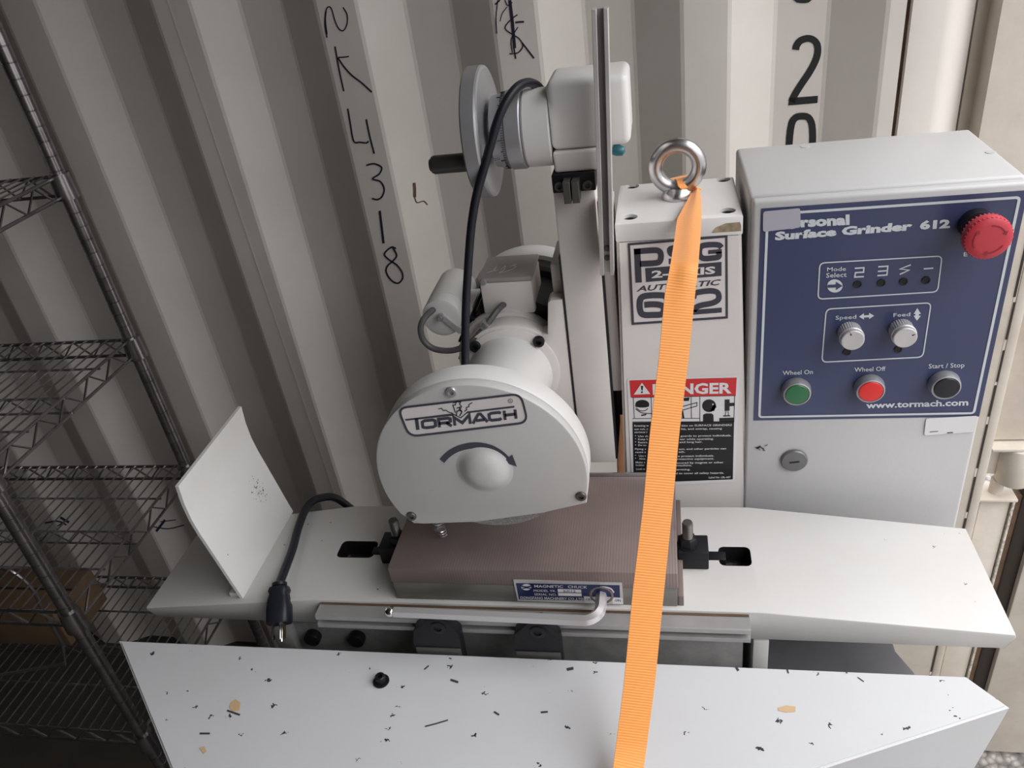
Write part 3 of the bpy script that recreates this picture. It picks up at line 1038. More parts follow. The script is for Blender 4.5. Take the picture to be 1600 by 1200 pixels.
q = B(); q.box(-0.214, -0.196, 0.012, 0.150, -0.0655, -0.0585, 0.001)
part('foot', q, WHITE, SPL)
q = B()
for i in range(46):
    a = random.gauss(0, 1); r2 = random.gauss(0, 1)
    u = 397 + a * 4 + r2 * 3; v = 766 + a * 5 - r2 * 6
    zz = un(u, v, 0, -0.2115)
    d = 0.0005 + random.random() * 0.0006
    xx = np.interp(zz[2], [p_[1] for p_ in pf], [p_[0] for p_ in pf]) + 0.0004
    q.faces([(xx, zz[1] - d, zz[2]), (xx, zz[1], zz[2] - d), (xx, zz[1] + d, zz[2]), (xx, zz[1], zz[2] + d)], [(0, 1, 2, 3)])
part('rust_speckle', q, RUST, SPL, kind='stuff')

# power cord with moulded plug draped over the table
PC = thing('power_cord', 'black power cord with three-pin plug draped over the left table end', 'power cord', (-0.14, 0.0, -0.10))
cp = [(-0.13, 0.33, -0.40), (-0.135, 0.27, -0.22), (-0.145, 0.205, -0.085), (-0.157, 0.175, -0.0515), (-0.1685, 0.155, -0.0500), (-0.1640, 0.115, -0.0485), (-0.1550, 0.075, -0.0470), (-0.1480, 0.035, -0.0440), (-0.1435, 0.012, -0.0410)]
q = B(); q.tube(smooth_path(cp, 6), 0.0052, 10)
part('cable', q, RUBBER, PC)
A0 = Vector((-0.1435, 0.013, -0.0405)); A1 = Vector((-0.1355, -0.024, -0.0660))
ax = (A1 - A0).normalized()
q = B()
q.lathe([(0.0052, -0.002), (0.0085, 0.0), (0.0085, 0.003), (0.0068, 0.004), (0.0068, 0.006)], A0, ax, 20)
side = ax.cross(Vector((0, 0, 1))).normalized(); upv = side.cross(ax)
secs = [(0.005, 0.0105, 0.0095), (0.009, 0.0120, 0.0105), (0.013, 0.0105, 0.0100), (0.019, 0.0125, 0.0115), (0.030, 0.0135, 0.0125), (0.044, 0.0135, 0.0125), (0.046, 0.0125, 0.0115)]
vs, fs = [], []
nn = 20
for h, a_, b_ in secs:
    for i in range(nn):
        an = 2 * math.pi * i / nn
        ca, sa = math.cos(an), math.sin(an)
        e = 0.55
        vs.append(A0 + ax * h + side * (a_ * math.copysign(abs(ca) ** e, ca)) + upv * (b_ * math.copysign(abs(sa) ** e, sa)))
for k in range(len(secs) - 1):
    for i in range(nn):
        j = (i + 1) % nn
        fs.append((k * nn + i, k * nn + j, (k + 1) * nn + j, (k + 1) * nn + i))
fs += [tuple(range(nn))[::-1], tuple(range((len(secs) - 1) * nn, len(secs) * nn))]
q.faces(vs, fs)
bmesh.ops.recalc_face_normals(q.bm, faces=list(q.bm.faces))
plug = part('plug_body', q, RUBBER, PC)
tip = A0 + ax * 0.046
for sx in (-1, 1):
    q = B()
    c0 = tip + side * (0.0063 * sx) + upv * 0.002
    vs = []
    for h in (-0.002, 0.0165):
        for i, j in ((-1, -1), (1, -1), (1, 1), (-1, 1)):
            vs.append(c0 + ax * h + side * (0.0008 * i) + upv * (0.0032 * j))
    q.faces(vs, [(0, 1, 2, 3), (4, 7, 6, 5), (0, 4, 5, 1), (1, 5, 6, 2), (2, 6, 7, 3), (3, 7, 4, 0)])
    part('blade', q, BRASS if sx < 0 else CHROME, plug)
q = B(); q.cyl(tip + upv * -0.007 + ax * -0.002, tip + upv * -0.007 + ax * 0.019, 0.0024, n=12, bev=0.001)
part('ground_pin', q, CHROME, plug)


# ================================================================== column with cap and stickers
YC = 0.192
CZT = float(un(963, 350, 1, YC)[2]); CZB = float(un(963, 379, 1, YC)[2])
CXL = float(un(963, 379, 1, YC)[0]); CXR = float(un(1159, 364, 1, YC)[0])
CYB = float(un(1148, 276, 2, CZT)[1])
pl_ = un(976, 736, 1, YC); pr2 = un(1167, 790, 1, YC)
CO = thing('grinder_column', 'white tapered machine column with cap plate and stickers', 'machine column', (0.315, 0.25, -0.36))
q = B()
xl = lambda z: float(CXL + (z - CZB) * (CXL - pl_[0]) / (CZB - pl_[2]))
xr = lambda z: float(CXR + (z - CZB) * (CXR - pr2[0]) / (CZB - pr2[2]))
vs = []
for z in (-0.36, CZB - .0005):
    vs += [(xl(z), YC, z), (xr(z), YC, z), (xr(z), CYB, z), (xl(z), CYB, z)]
q.faces(vs, [(3, 2, 1, 0), (4, 5, 6, 7), (0, 1, 5, 4), (1, 2, 6, 5), (2, 3, 7, 6), (3, 0, 4, 7)])
bmesh.ops.bevel(q.bm, geom=[e for e in q.bm.edges if abs(e.verts[0].co.z - e.verts[1].co.z) > .1], offset=0.003, segments=2, affect='EDGES')
body = part('column_body', q, GREYP, CO)
q = B(); q.box(CXL - .0005, CXR + .001, YC - .001, CYB + .001, CZB, CZT, 0.0018)
cc = B()
holes = [tuple(float(c) for c in un(u, v, 2, CZT)[:2]) for u, v in ((988, 291), (984.5, 339), (1130, 280.5), (1137, 329))]
for x_, y_ in holes:
    cc.cyl((x_, y_, CZT - .008), (x_, y_, CZT + .01), 0.0078, n=28)
q = cut(q, cc)
cap = part('cap_plate', q, WHITE, CO)
q = B(); q.lathe([(0, 0), (0.0076, 0), (0.0070, 0.0050), (0.0060, 0.0055), (0.0036, 0.0055), (0.0032, 0.0008), (0, 0.0008)], (0, 0, 0), (0, 0, 1), 20)
sm = centred(q, 'socket_screw', PIT)
for x_, y_ in holes:
    repeat('socket_screw', sm, cap, (x_, y_, CZT - .008))
q = B()
fill(q, [(1112, 364), (1118, 356), (1134, 349), (1156, 347), (1158, 352), (1158, 361)], plane_map(1, YC - 0.0013))
part('bare_patch', q, plain('tan_primer', (0.36, 0.29, 0.19), 0.6, var=0.5, vscale=120), cap, 'scraped tan patch')

PS = lambda pts: zc(pts, 960, 350, 7.057)
y1, y2, y3 = plane_map(1, YC - 0.0006), plane_map(1, YC - 0.0009), plane_map(1, YC - 0.0012)
q = B(); fill(q, PS([(160, 225), (1235, 137), (1240, 1030), (205, 1100)]), y1)
st = part('model_sticker', q, LOGOW, CO, 'pale sticker with large charcoal letters')
q = B()
ink(q, PS([(160, 225), (1235, 137), (1240, 1030), (205, 1100)]), 3.6, y2, closed=True)
ink(q, PS([(250, 275), (268, 646)]), 10.0, y2)
ink(q, PS(spline([(216, 306), (420, 290), (490, 298), (514, 345), (500, 412), (440, 432), (280, 440)], 4)), 9.2, y2)
ink(q, PS(spline([(800, 262), (700, 262), (622, 272), (615, 310), (650, 338), (760, 335), (800, 355), (790, 395), (720, 408), (600, 412)], 4)), 8.6, y2)
ink(q, PS(spline([(1182, 262), (1150, 232), (1060, 228), (968, 242), (938, 290), (945, 350), (985, 380), (1080, 376), (1150, 360), (1152, 305)], 4)), 8.8, y2)
fill(q, PS([(1035, 288), (1185, 276), (1185, 322), (1035, 332)]), y2)
fill(q, PS([(340, 488), (1182, 418), (1182, 572), (350, 640)]), y2)
text(q, 'AUTOMATIC', *PS([(245, 745), (1150, 672), (245, 682)]), y2, 0.022, shear=0.03)
ink(q, PS(spline([(580, 822), (545, 790), (430, 786), (320, 800), (282, 850), (284, 950), (320, 1000), (430, 1003), (520, 995), (548, 945), (520, 898), (430, 885), (330, 892)], 4)), 9.6, y2)
ink(q, PS([(700, 762), (705, 1010)]), 10.5, y2)
ink(q, PS(spline([(872, 820), (890, 765), (980, 744), (1080, 738), (1142, 762), (1148, 830), (1080, 872), (950, 898), (890, 930), (878, 968)], 4)), 8.8, y2)
fill(q, PS([(850, 948), (1184, 922), (1184, 976), (850, 1002)]), y2)
part('lettering', q, PRINTD, st)
q = B()
text(q, '2-AXIS', *PS([(410, 594), (1112, 545), (410, 512)]), y3, 0.035)
part('light_lettering', q, LOGOW, st)

DG = lambda pts: zc(pts, 960, 560, 5.0)
q = B(); fill(q, DG(rrect((98, 160), (978, 134), (942, 966), (138, 1000), 0.035)), y1)
dg_ = part('warning_sticker', q, LABELW, CO, 'red and black danger sticker')
q = B(); fill(q, DG([(118, 172), (956, 150), (948, 290), (128, 305)]), y2)
part('red_band', q, REDP, dg_)
q = B()
fill(q, DG([(142, 500), (935, 495), (925, 945), (152, 975)]), y2)
for l in ([(136, 306), (948, 291)], [(140, 496), (938, 494)], [(148, 306), (156, 466)], [(288, 304), (292, 490)], [(668, 298), (668, 494)], [(940, 292), (934, 492)], [(142, 470), (665, 468)], [(600, 300), (602, 468)]):
    ink(q, DG(l), 0.9, y2)
hd = [(218 + 54 * math.cos(a), 358 - 34 * math.sin(a)) for a in [i * math.pi / 10 for i in range(11)]]
fill(q, DG(hd + [(164, 378), (200, 384), (240, 384), (270, 376)]), y2)
ink(q, DG(spline([(170, 385), (200, 408), (240, 408), (262, 390)], 4)), 1.2, y2)
ink(q, DG(spline([(165, 395), (215, 425), (300, 432)], 4)), 1.2, y2)
ink(q, DG([(210, 446), (250, 438)]), 2.0, y2)
fill(q, DG([(535, 310), (588, 304), (582, 332), (545, 334)]), y2)
ink(q, DG([(530, 405), (645, 372), (645, 345), (535, 375)]), 1.2, y2)
ink(q, DG([(530, 410), (540, 470)]), 3.0, y2)
hd = [(740 + 54 * math.cos(a), 370 + 50 * math.sin(a)) for a in [i * math.pi / 12 for i in range(24)]]
fill(q, DG(hd), y2)
fill(q, DG([(780, 355), (800, 382), (785, 386), (782, 410), (745, 412)]), y2)
fill(q, DG([(692, 494), (694, 440), (715, 430), (760, 430), (774, 442), (776, 494)]), y2)
fill(q, DG([(862, 322), (900, 320), (900, 408), (862, 410)]), y2)
fill(q, DG([(900, 348), (938, 346), (938, 372), (900, 374)]), y2)
ink(q, DG([(872, 410), (866, 445)]), 1.0, y2); ink(q, DG([(888, 410), (892, 445)]), 1.0, y2); ink(q, DG([(850, 450), (905, 448)]), 1.8, y2)
fill(q, DG([(820, 466), (934, 462), (934, 494), (820, 494)]), y2)
part('black_print', q, BLACKP, dg_)
q = B()
fill(q, DG([(152, 283), (215, 190), (280, 278)]), y3)
text(q, 'DANGER', *DG([(300, 281), (916, 270), (297, 196)]), y3, 0.035)
fill(q, DG([(764, 356), (772, 352), (776, 362), (766, 366)]), y3)
for s_, x0, x1, y_ in (('Rotating w', 155, 268, 530), ('can cut, c', 155, 262, 556), ('serious i', 157, 255, 580), ('Use sh', 185, 262, 612), ('Keep h', 185, 262, 636), ('Restra', 186, 258, 660), ('Do no', 186, 250, 682), ('Flying c', 160, 248, 712), ('cause s', 162, 245, 736), ('Use s', 190, 245, 765), ('Alwa', 192, 242, 788), ('Make s', 166, 240, 816), ('holder', 168, 236, 838), ('Lock o', 170, 238, 868),
                       ('bles on SURFACE GRINDERS', 525, 918, 529), ('hit, and entrap, causing', 522, 840, 555), ('guards to protect individuals.', 516, 914, 610), ('ear while operating.', 512, 775, 635), ('and long hair.', 508, 688, 658), ('ant, and other particles can', 505, 872, 712), ('ath.', 502, 552, 734), ('o protect individuals.', 495, 778, 767), ('rotective equipment.', 492, 778, 790), ('ecured by magnet or other', 488, 852, 820), ('machine.', 486, 605, 840), ('ervicing.', 484, 592, 872), ('d to cover all safety hazards.', 480, 855, 902), ('Label No. LBL-607', 738, 908, 934)):
    text(q, s_, *DG([(x0, y_ + 3), (x1, y_ - (x1 - x0) * 0.012 + 3), (x0, y_ - 12)]), y3, 0.012)
for y_ in (604, 628, 652, 676, 757, 780):
    fill(q, DG([(160, y_), (165, y_ - 4), (170, y_), (165, y_ + 4)]), y3)
part('white_print', q, LABELW, dg_, kind='stuff')
q = B()
y4 = plane_map(1, YC - 0.0015)
fill(q, DG([(207, 215), (225, 214), (221, 250), (212, 250)]), y4)
fill(q, DG([(209, 258), (222, 257), (222, 270), (209, 271)]), y4)
part('exclamation_mark', q, BLACKP, dg_)

# ================================================================== lifting eye and strap
ec = [float(c) for c in un(1059, 308, 2, CZT)[:2]]
EY = thing('eye_bolt', 'galvanised lifting eye bolt on top of the column cap', 'eye bolt', (ec[0], ec[1], CZT))
ES = 0.955
q = B(); q.torus((ec[0], ec[1], CZT + 0.0345 * ES), (0.06, 1, 0.0), 0.0235 * ES, 0.0080 * ES, 56, 18)
part('ring', q, GALV, EY)
q = B(); q.lathe([(0, 0.0002), (0.0165, 0.0002), (0.0168, 0.003), (0.0150, 0.008), (0.0105, 0.012), (0.0, 0.013)], (ec[0], ec[1], CZT), (0, 0, 1), 32)
part('collar', q, GALV, EY)

SP = thing('orange_strap', 'bright orange webbing strap tied through the eye bolt', 'strap', (0.25, -0.1, -0.5))


def ribbon(b, rows, th=0.0014):
    """rows of (list of points across); thick cloth band"""
    vs, uv = [], []
    m_ = len(rows[0]); n_ = len(rows)
    ctr = [sum((Vector(p) for p in r), Vector()) / m_ for r in rows]
    nor = []
    for i in range(n_):
        t = (ctr[min(i + 1, n_ - 1)] - ctr[max(i - 1, 0)]).normalized()
        w = (Vector(rows[i][-1]) - Vector(rows[i][0])).normalized()
        nn = w.cross(t)
        nn = nn.normalized() if nn.length > 1e-6 else Vector((0, -1, 0))
        nor.append(nn)
    for sgn in (0.5, -0.5):
        for i in range(n_):
            for p_ in rows[i]: vs.append(Vector(p_) + nor[i] * th * sgn)
    K = n_ * m_
    fs = []
    for i in range(n_ - 1):
        for j in range(m_ - 1):
            a = i * m_ + j
            fs.append((a, a + 1, a + m_ + 1, a + m_))
            fs.append((K + a, K + a + m_, K + a + m_ + 1, K + a + 1))
        a = i * m_; e = a + m_ - 1
        fs.append((a, a + m_, K + a + m_, K + a)); fs.append((e, K + e, K + e + m_, e + m_))
    for r in (0, n_ - 1):
        for j in range(m_ - 1):
            a = r * m_ + j
            fs.append((a, K + a, K + a + 1, a + 1))
    b.faces(vs, fs)
    bmesh.ops.recalc_face_normals(b.bm, faces=list(b.bm.faces))
    return ctr


def band_uv(o, ctr):
    me = o.data
    me.uv_layers.new(name='UVMap')
    L_ = [0.0]
    for a, c_ in zip(ctr, ctr[1:]): L_.append(L_[-1] + (c_ - a).length)
    cs = np.array([[*c_] for c_ in ctr])
    Vc = [np.array(v.co) + np.array(ORG[o.name]) for v in me.vertices]
    val = []
    for v in Vc:
        k = int(np.argmin(((cs - v) ** 2).sum(1)))
        best = L_[k]
        for a in (k - 1, k):
            if 0 <= a < len(cs) - 1:
                e = cs[a + 1] - cs[a]; t = np.dot(v - cs[a], e) / np.dot(e, e)
                if -0.2 <= t <= 1.2: best = L_[a] + t * np.linalg.norm(e)
        val.append(best)
    for lp in me.loops:
        me.uv_layers[0].data[lp.index].uv = (0.5, val[lp.vertex_index])


# front leg: (left px, right px, v, depth)
rows_px = [(1083, 1093, 296, .872), (1075, 1095, 312, .845), (1066, 1096, 328, .816), (1058, 1096, 343, .796), (1054, 1094.5, 373, .792), (1047, 1091, 417, .787), (1038.5, 1086, 460, .782), (1029.5, 1076, 560, .770), (1015, 1061, 680, .755), (1005, 1051, 790, .741), (988.5, 1037.5, 924, .724), (975, 1023.5, 1067, .706), (958, 1006, 1200, .690), (930, 981, 1420, .595)]
def zdepth(u, v, ax, val):
    d = ray(u, v)
    return (val - CAM[ax]) / d[ax]


arr = np.array(rows_px, float)
for r_ in arr[:6]:
    m2 = (r_[0] + r_[1]) / 2
    lim = zdepth(m2, r_[2], 2, CZT + 0.006)
    if r_[2] > 330: lim = min(lim, zdepth(m2, r_[2], 1, YC - 0.006))
    r_[3] = min(lim, 0.86)
d5 = arr[5][3]
for r_ in arr[6:13]:
    r_[3] = d5 + (0.690 - d5) * (r_[2] - 417) / (1200 - 417)
rows = []
ss = np.linspace(0, len(arr) - 1, 60)
for s_ in ss:
    l_, r_, v_, d_ = [np.interp(s_, range(len(arr)), arr[:, k]) for k in range(4)]
    rw = []
    for j in range(7):
        f_ = j / 6
        fold = 0.006 * max(0, 1 - s_ / 6.5) * math.cos((f_ - 0.62) * 2 * math.pi)
        rw.append(tuple(atdepth(l_ + (r_ - l_) * f_, v_ - 1.5 * f_, d_ - fold)))
    rows.append(rw)
q = B(); ctr = ribbon(q, rows)
o = part('front_run', q, STRAP, SP, ang=60); band_uv(o, ctr)
# wrap round the ring and tail behind the column
tp = [atdepth(1088, 297, arr[0][3])] + [(ec[0] + a_, ec[1] + b_, CZT + c_) for a_, b_, c_ in ((0.009, -0.008, 0.0135), (0.007, 0.002, 0.0190), (0.006, 0.013, 0.0150), (0.005, 0.028, 0.0065), (0.003, 0.045, 0.0045), (-0.004, CYB + 0.006 - ec[1], -0.004))]
tp += [(0.300, CYB + 0.012, CZB - 0.05), (0.270, CYB + 0.014, CZB - 0.10), (0.243, CYB + 0.012, 0.14), (0.240, 0.318, 0.06), (0.236, 0.315, -0.02), (0.231, 0.315, -0.11), (0.227, 0.315, -0.30)]
ctr0 = smooth_path(tp, 5)
rows = []
for i, c_ in enumerate(ctr0):
    s_ = i / (len(ctr0) - 1)
    if s_ < 0.5:
        wv = Vector((0.8, 0.35, 0)).normalized(); hw = 0.006 + 0.008 * min(1, s_ / 0.4)
    else:
        wv = Vector((0.35, 0.9, 0)).normalized(); hw = 0.0125
    rows.append([tuple(c_ + wv * (hw * (2 * j / 4 - 1))) for j in range(5)])
q = B(); ctr = ribbon(q, rows)
o = part('back_run', q, STRAP, SP, ang=60); band_uv(o, ctr)

# ================================================================== control box
YB = 0.190
BXL = float(un(1174.5, 312, 1, YB)[0]) - .001; BXR = float(un(1500, 800, 1, YB)[0]); BZT = float(un(1174.5, 312, 1, YB)[2])
CB = thing('control_box', 'light grey control cabinet with blue button panel', 'control box', (0.513, 0.28, -0.26))
q = B(); q.box(BXL, BXR, YB + 0.013, float(un(1147, 232, 2, BZT)[1]), -0.26, BZT, 0.004, 3)
part('cabinet', q, BOXP, CB)
q = B(); q.box(BXL + .002, BXR - .001, YB, YB + 0.0125, -0.255, BZT - .002, 0.0035, 3)
q2 = B(); q2.box(0.385, 0.48, 0.23, 0.29, -0.36, -0.2605, 0.003)
part('mounting_bracket', q2, BOXP, CB)
door = part('door_panel', q, BOXP, CB)
q = B(); q.box(BXL + .004, BXR - .003, YB + 0.010, YB + 0.0145, -0.25, BZT - .005)
part('door_gasket', q, DARK, CB)
q = B()
for u, v in ((1258, 229), (1548, 238)):
    a = un(u, v, 2, BZT); q = B(); q.cyl((a[0], a[1], BZT - .0005), (a[0], a[1], BZT + .0005), 0.005, n=18)
    part('plug_cap', q, BOXP, CB)
b0, b1, b2, b3 = (plane_map(1, YB - e) for e in (0.0006, 0.0010, 0.0014, 0.0018))
BZ = lambda pts: zc(pts, 1140, 180, 3.4783)
BY = lambda pts: zc(pts, 1140, 450, 3.4283)
cs_ = [un(u, v, 1, YB) for u, v in ((1187, 327), (1606, 295.5), (1531, 648), (1179, 659))]
x0 = (cs_[0][0] + cs_[3][0]) / 2; x1 = (cs_[1][0] + cs_[2][0]) / 2; z1 = (cs_[0][2] + cs_[1][2]) / 2; z0 = (cs_[2][2] + cs_[3][2]) / 2
q = B(); q.faces([(x0, YB - .0005, z0), (x1, YB - .0005, z0), (x1, YB - .0005, z1), (x0, YB - .0005, z1)], [(0, 1, 2, 3)])
pan = part('control_panel', q, BLUE, CB, 'dark blue printed control panel')
m_ = 0.0062
q = B()
xx = lambda a, c_: (a, YB - 0.001, c_)


def frame3(q, X0, X1, Zb, Zt, w, r):
    """rounded frame line on the panel"""
    def loop(e, rr):
        out = []
        for cx, cz, a0 in ((X1 - r, Zt - r, 0), (X0 + r, Zt - r, 90), (X0 + r, Zb + r, 180), (X1 - r, Zb + r, 270)):
            for k in range(5):
                a = math.radians(a0 + k * 22.5)
                out.append((cx + (rr) * math.cos(a), cz + (rr) * math.sin(a)))
        return out
    A = loop(0, r + w / 2); I = loop(0, max(r - w / 2, 1e-4))
    n_ = len(A)
    vs = [xx(*p_) for p_ in A] + [xx(*p_) for p_ in I]
    q.faces(vs, [(i, (i + 1) % n_, n_ + (i + 1) % n_, n_ + i) for i in range(n_)])


frame3(q, x0 + m_, x1 - m_, z0 + m_ * .8, z1 - m_, 0.0026, 0.003)
ink(q, rrect((1281, 411), (1472, 400), (1465, 456), (1278, 467.5), 0.14), 1.9, b1, closed=True)
ink(q, rrect((1291, 483), (1455, 473), (1442, 558), (1284, 566), 0.10), 1.9, b1, closed=True)
part('printed_frame', q, PRINTW, pan)
q = B()
text(q, 'Pe', *BZ([(245, 620), (368, 612), (246, 566)]), b1, 0.055)
text(q, 'rsonal', *BZ([(386, 606), (652, 592), (384, 550)]), b1, 0.055)
text(q, 'Surface Grinder', *BZ([(245, 678), (990, 622), (248, 632)]), b1, 0.055)
text(q, '612', *BZ([(1032, 619), (1197, 610), (1036, 572)]), b1, 0.055)
part('title_lettering', q, PRINTW, pan)
q = B()
text(q, 'www.tormach.com', *BY([(731, 644), (1278, 628), (731, 610)]), b1, 0.030)
part('address_lettering', q, PRINTW, pan)
for s_, l_, f_ in (('Mode', [(530, 849), (632, 845), (531, 826)], BZ), ('Select', [(524, 883), (636, 878), (525, 857)], BZ), ('Speed', [(567, 170), (678, 164), (568, 148)], BY),
                   ('Feed', [(877, 155), (967, 150), (878, 134)], BY), ('Wheel On', [(284, 467), (446, 460), (284, 443)], BY), ('Wheel Off', [(669, 449), (835, 443), (669, 425)], BY),
                   ('Start / Stop', [(1066, 431), (1258, 424), (1066, 406)], BY), ('E', [(1272, 767), (1292, 766), (1273, 744)], BZ)):
    q = B(); text(q, s_, *f_(l_), b1, 0.008)
    part('button_lettering', q, PRINTW, pan)
q = B()
fill(q, BZ([(572 + 42 * math.cos(i * math.pi / 12), 928 + 36 * math.sin(i * math.pi / 12)) for i in range(24)]), b1)
part('printed_symbol', q, PRINTW, pan)
q = B()
for pts in ([(680, 832), (730, 829), (728, 853), (684, 856), (680, 880), (730, 877)], [(808, 824), (860, 820), (855, 868), (803, 872)], [(806, 849), (856, 845)], [(985, 813), (926, 836), (975, 842), (925, 865)], [(1055, 835), (1107, 831)]):
    ink(q, BZ(pts), 2.2, b1)
part('mode_symbols', q, PRINTW, pan, kind='stuff')
for pts in ([(703, 1095), (730, 1076), (730, 1088), (758, 1086), (758, 1074), (786, 1090), (758, 1108), (758, 1098), (730, 1100), (730, 1111)], [(1020, 1048), (1040, 1080), (1030, 1080), (1028, 1090), (1040, 1090), (1018, 1117), (1000, 1090), (1010, 1088), (1010, 1080), (1000, 1080)]):
    q = B(); fill(q, BZ(pts), b1)
    part('printed_symbol', q, PRINTW, pan)
q = B()
fill(q, BZ([(533, 922), (580, 920), (578, 905), (614, 928), (578, 950), (580, 936), (533, 938)]), b2)
part('arrow_symbol', q, BLUE, pan)
led = B(); led.lathe([(0.0030, 0.0002), (0.0040, 0.0002), (0.0040, 0.0012), (0.0030, 0.0012), (0.0026, 0.0006), (0, 0.0006)], (0, 0, 0), (0, -1, 0), 18)
ledm = centred(led, 'indicator_hole', DARK)
for u, v in BZ([(695, 918), (824, 910), (945, 903), (1067, 896)]) + BY([(628, 342), (902, 328)]):
    repeat('indicator_hole', ledm, pan, un(u, v, 1, YB - .0005))
# covering stickers
q = B(); fill(q, rrect((1192.5, 330.5), (1250.5, 325), (1251, 355.5), (1192, 362.5), 0.15), b2)
part('blank_sticker', q, plain('lilac_grey_sticker', (0.44, 0.43, 0.50), 0.5), CB, 'plain lilac-grey sticker covering two letters')
q = B(); fill(q, rrect((1447, 654), (1528, 649.5), (1523, 675), (1444, 680.5), 0.15), b2)
w_ = part('white_sticker', q, LABELW, CB, 'small white sticker below the panel')
q = B(); ink(q, [(1453, 675), (1466, 674)], 1.0, b3); ink(q, [(1480, 676.5), (1489, 676)], 1.6, b3)
part('fine_print', q, PRINTD, w_)
q = B()
for i in range(16):
    u = 1176 + random.random() * 20; v = 699 + random.gauss(0, 2)
    ink(q, [(u, v), (u + 2 + random.random() * 3, v + random.gauss(0, 2))], 1.1, b1)
part('scuff_mark', q, PRINTD, CB, kind='stuff')


def ring_button(u, v, capm, label):
    c_ = un(u, v, 1, YB - 0.012)
    q = B()
    q.lathe([(0, 0.0003), (0.0152, 0.0003), (0.0158, 0.002), (0.0150, 0.0085), (0.0143, 0.0112), (0.0130, 0.0118), (0.0124, 0.0108), (0, 0.0105)], (c_[0], YB - .0004, c_[2]), (0, -1, 0), 40)
    bz = part('push_button', q, STEEL, CB, label)
    q = B(); q.lathe([(0.0122, 0.0100), (0.0122, 0.0112), (0.0115, 0.0120), (0.006, 0.0124), (0, 0.0125)], (c_[0], YB - .0004, c_[2]), (0, -1, 0), 36)
    part('button_cap', q, capm, bz)


ring_button(*BY([(362, 572)])[0], GREENBT, 'green round push button')
ring_button(*BY([(757, 556)])[0], REDBT, 'red round push button')
ring_button(*BY([(1162, 537)])[0], BLACKBT, 'black round push button')


def knob(u, v, ang_, label):
    c_ = un(u, v, 1, YB - 0.020)
    q = B()
    n_ = 60
    vs, fs = [], []
    for k, (h, rr, kn) in enumerate(((0.0005, 0.0118, 1), (0.0125, 0.0115, 1), (0.0130, 0.0112, 0), (0.0140, 0.0122, 0), (0.0150, 0.0122, 0), (0.0158, 0.0115, 0), (0.0200, 0.0112, 0), (0.0205, 0.0104, 0))):
        for i in range(n_):
            a = 2 * math.pi * i / n_
            r_ = rr - (0.0007 * (i % 2) if kn else 0)
            vs.append((c_[0] + r_ * math.cos(a), YB - .0004 - h, c_[2] + r_ * math.sin(a)))
    for k in range(7):
        for i in range(n_):
            j = (i + 1) % n_
            fs.append((k * n_ + i, k * n_ + j, (k + 1) * n_ + j, (k + 1) * n_ + i))
    fs.append(tuple(range(7 * n_, 8 * n_)))
    q.faces(vs, fs)
    bmesh.ops.recalc_face_normals(q.bm, faces=list(q.bm.faces))
    kb = part('dial_knob', q, ALU, CB, label, ang=28)
    q = B()
    d = Vector((math.cos(ang_), 0, math.sin(ang_)))
    s_ = Vector((-d.z, 0, d.x)) * 0.0009
    o_ = Vector((c_[0], YB - .0210, c_[2]))
    q.faces([o_ + d * 0.0065 + s_, o_ + d * 0.0065 - s_, o_ + d * 0.0104, ], [(0, 1, 2)])
    part('pointer', q, BLACKP, kb)


knob(*BY([(660, 280)])[0], math.radians(110), 'left silver speed knob')
knob(*BY([(941, 266)])[0], math.radians(25), 'right silver feed knob')
c_ = un(*BZ([(1412, 675)])[0], 1, YB - 0.040)
q = B()
q.lathe([(0, 0.0003), (0.0150, 0.0003), (0.0150, 0.012), (0.0105, 0.013), (0.0105, 0.026), (0.0170, 0.027)], (c_[0], YB - .0004, c_[2]), (0, -1, 0), 36)
es = part('emergency_stop', q, BLACKBT, CB, 'red mushroom emergency stop button')
q = B()
prf = [(0.0100, 0.026), (0.0185, 0.0265), (0.0205, 0.030), (0.0207, 0.034), (0.0195, 0.0385), (0.0170, 0.0400), (0.0120, 0.0405), (0, 0.0408)]
q.lathe(prf, (c_[0], YB - .0004, c_[2]), (0, -1, 0), 48)
for i in range(36):
    a = 2 * math.pi * i / 36
    q.box(c_[0] + 0.0195 * math.cos(a) - .0007, c_[0] + 0.0195 * math.cos(a) + .0007, YB - 0.0385, YB - 0.0275, c_[2] + 0.0195 * math.sin(a) - .0007, c_[2] + 0.0195 * math.sin(a) + .0007)
part('mushroom_head', q, REDPL, es)
q = B()
for k in range(3):
    a0 = math.radians(30 + 120 * k)
    A_ = [a0 + math.radians(9 * j) for j in range(8)]
    vs = [(c_[0] + 0.0138 * math.cos(a), YB - 0.0413, c_[2] + 0.0138 * math.sin(a)) for a in A_] + [(c_[0] + 0.0126 * math.cos(a), YB - 0.0413, c_[2] + 0.0126 * math.sin(a)) for a in A_]
    q.faces(vs, [(j, j + 1, 9 + j, 8 + j) for j in range(7)])
    a = a0
    q.faces([(c_[0] + 0.0158 * math.cos(a), YB - 0.0413, c_[2] + 0.0158 * math.sin(a)), (c_[0] + 0.0106 * math.cos(a), YB - 0.0413, c_[2] + 0.0106 * math.sin(a)), (c_[0] + 0.0132 * math.cos(a - .25), YB - 0.0413, c_[2] + 0.0132 * math.sin(a - .25))], [(0, 1, 2)])
part('twist_arrow', q, plain('dark_red_print', (0.30, 0.02, 0.03), 0.5), es)
c_ = un(*BY([(347, 930)])[0], 1, YB - 0.004)
q = B(); q.lathe([(0, 0.0003), (0.0150, 0.0003), (0.0150, 0.0025), (0.0138, 0.0040), (0.0060, 0.0046), (0, 0.0047)], (c_[0], YB - .0004, c_[2]), (0, -1, 0), 36)
lk = part('door_lock', q, plain('lock_grey', (0.17, 0.17, 0.175), 0.4, 0.3), CB, 'round grey quarter-turn door lock')
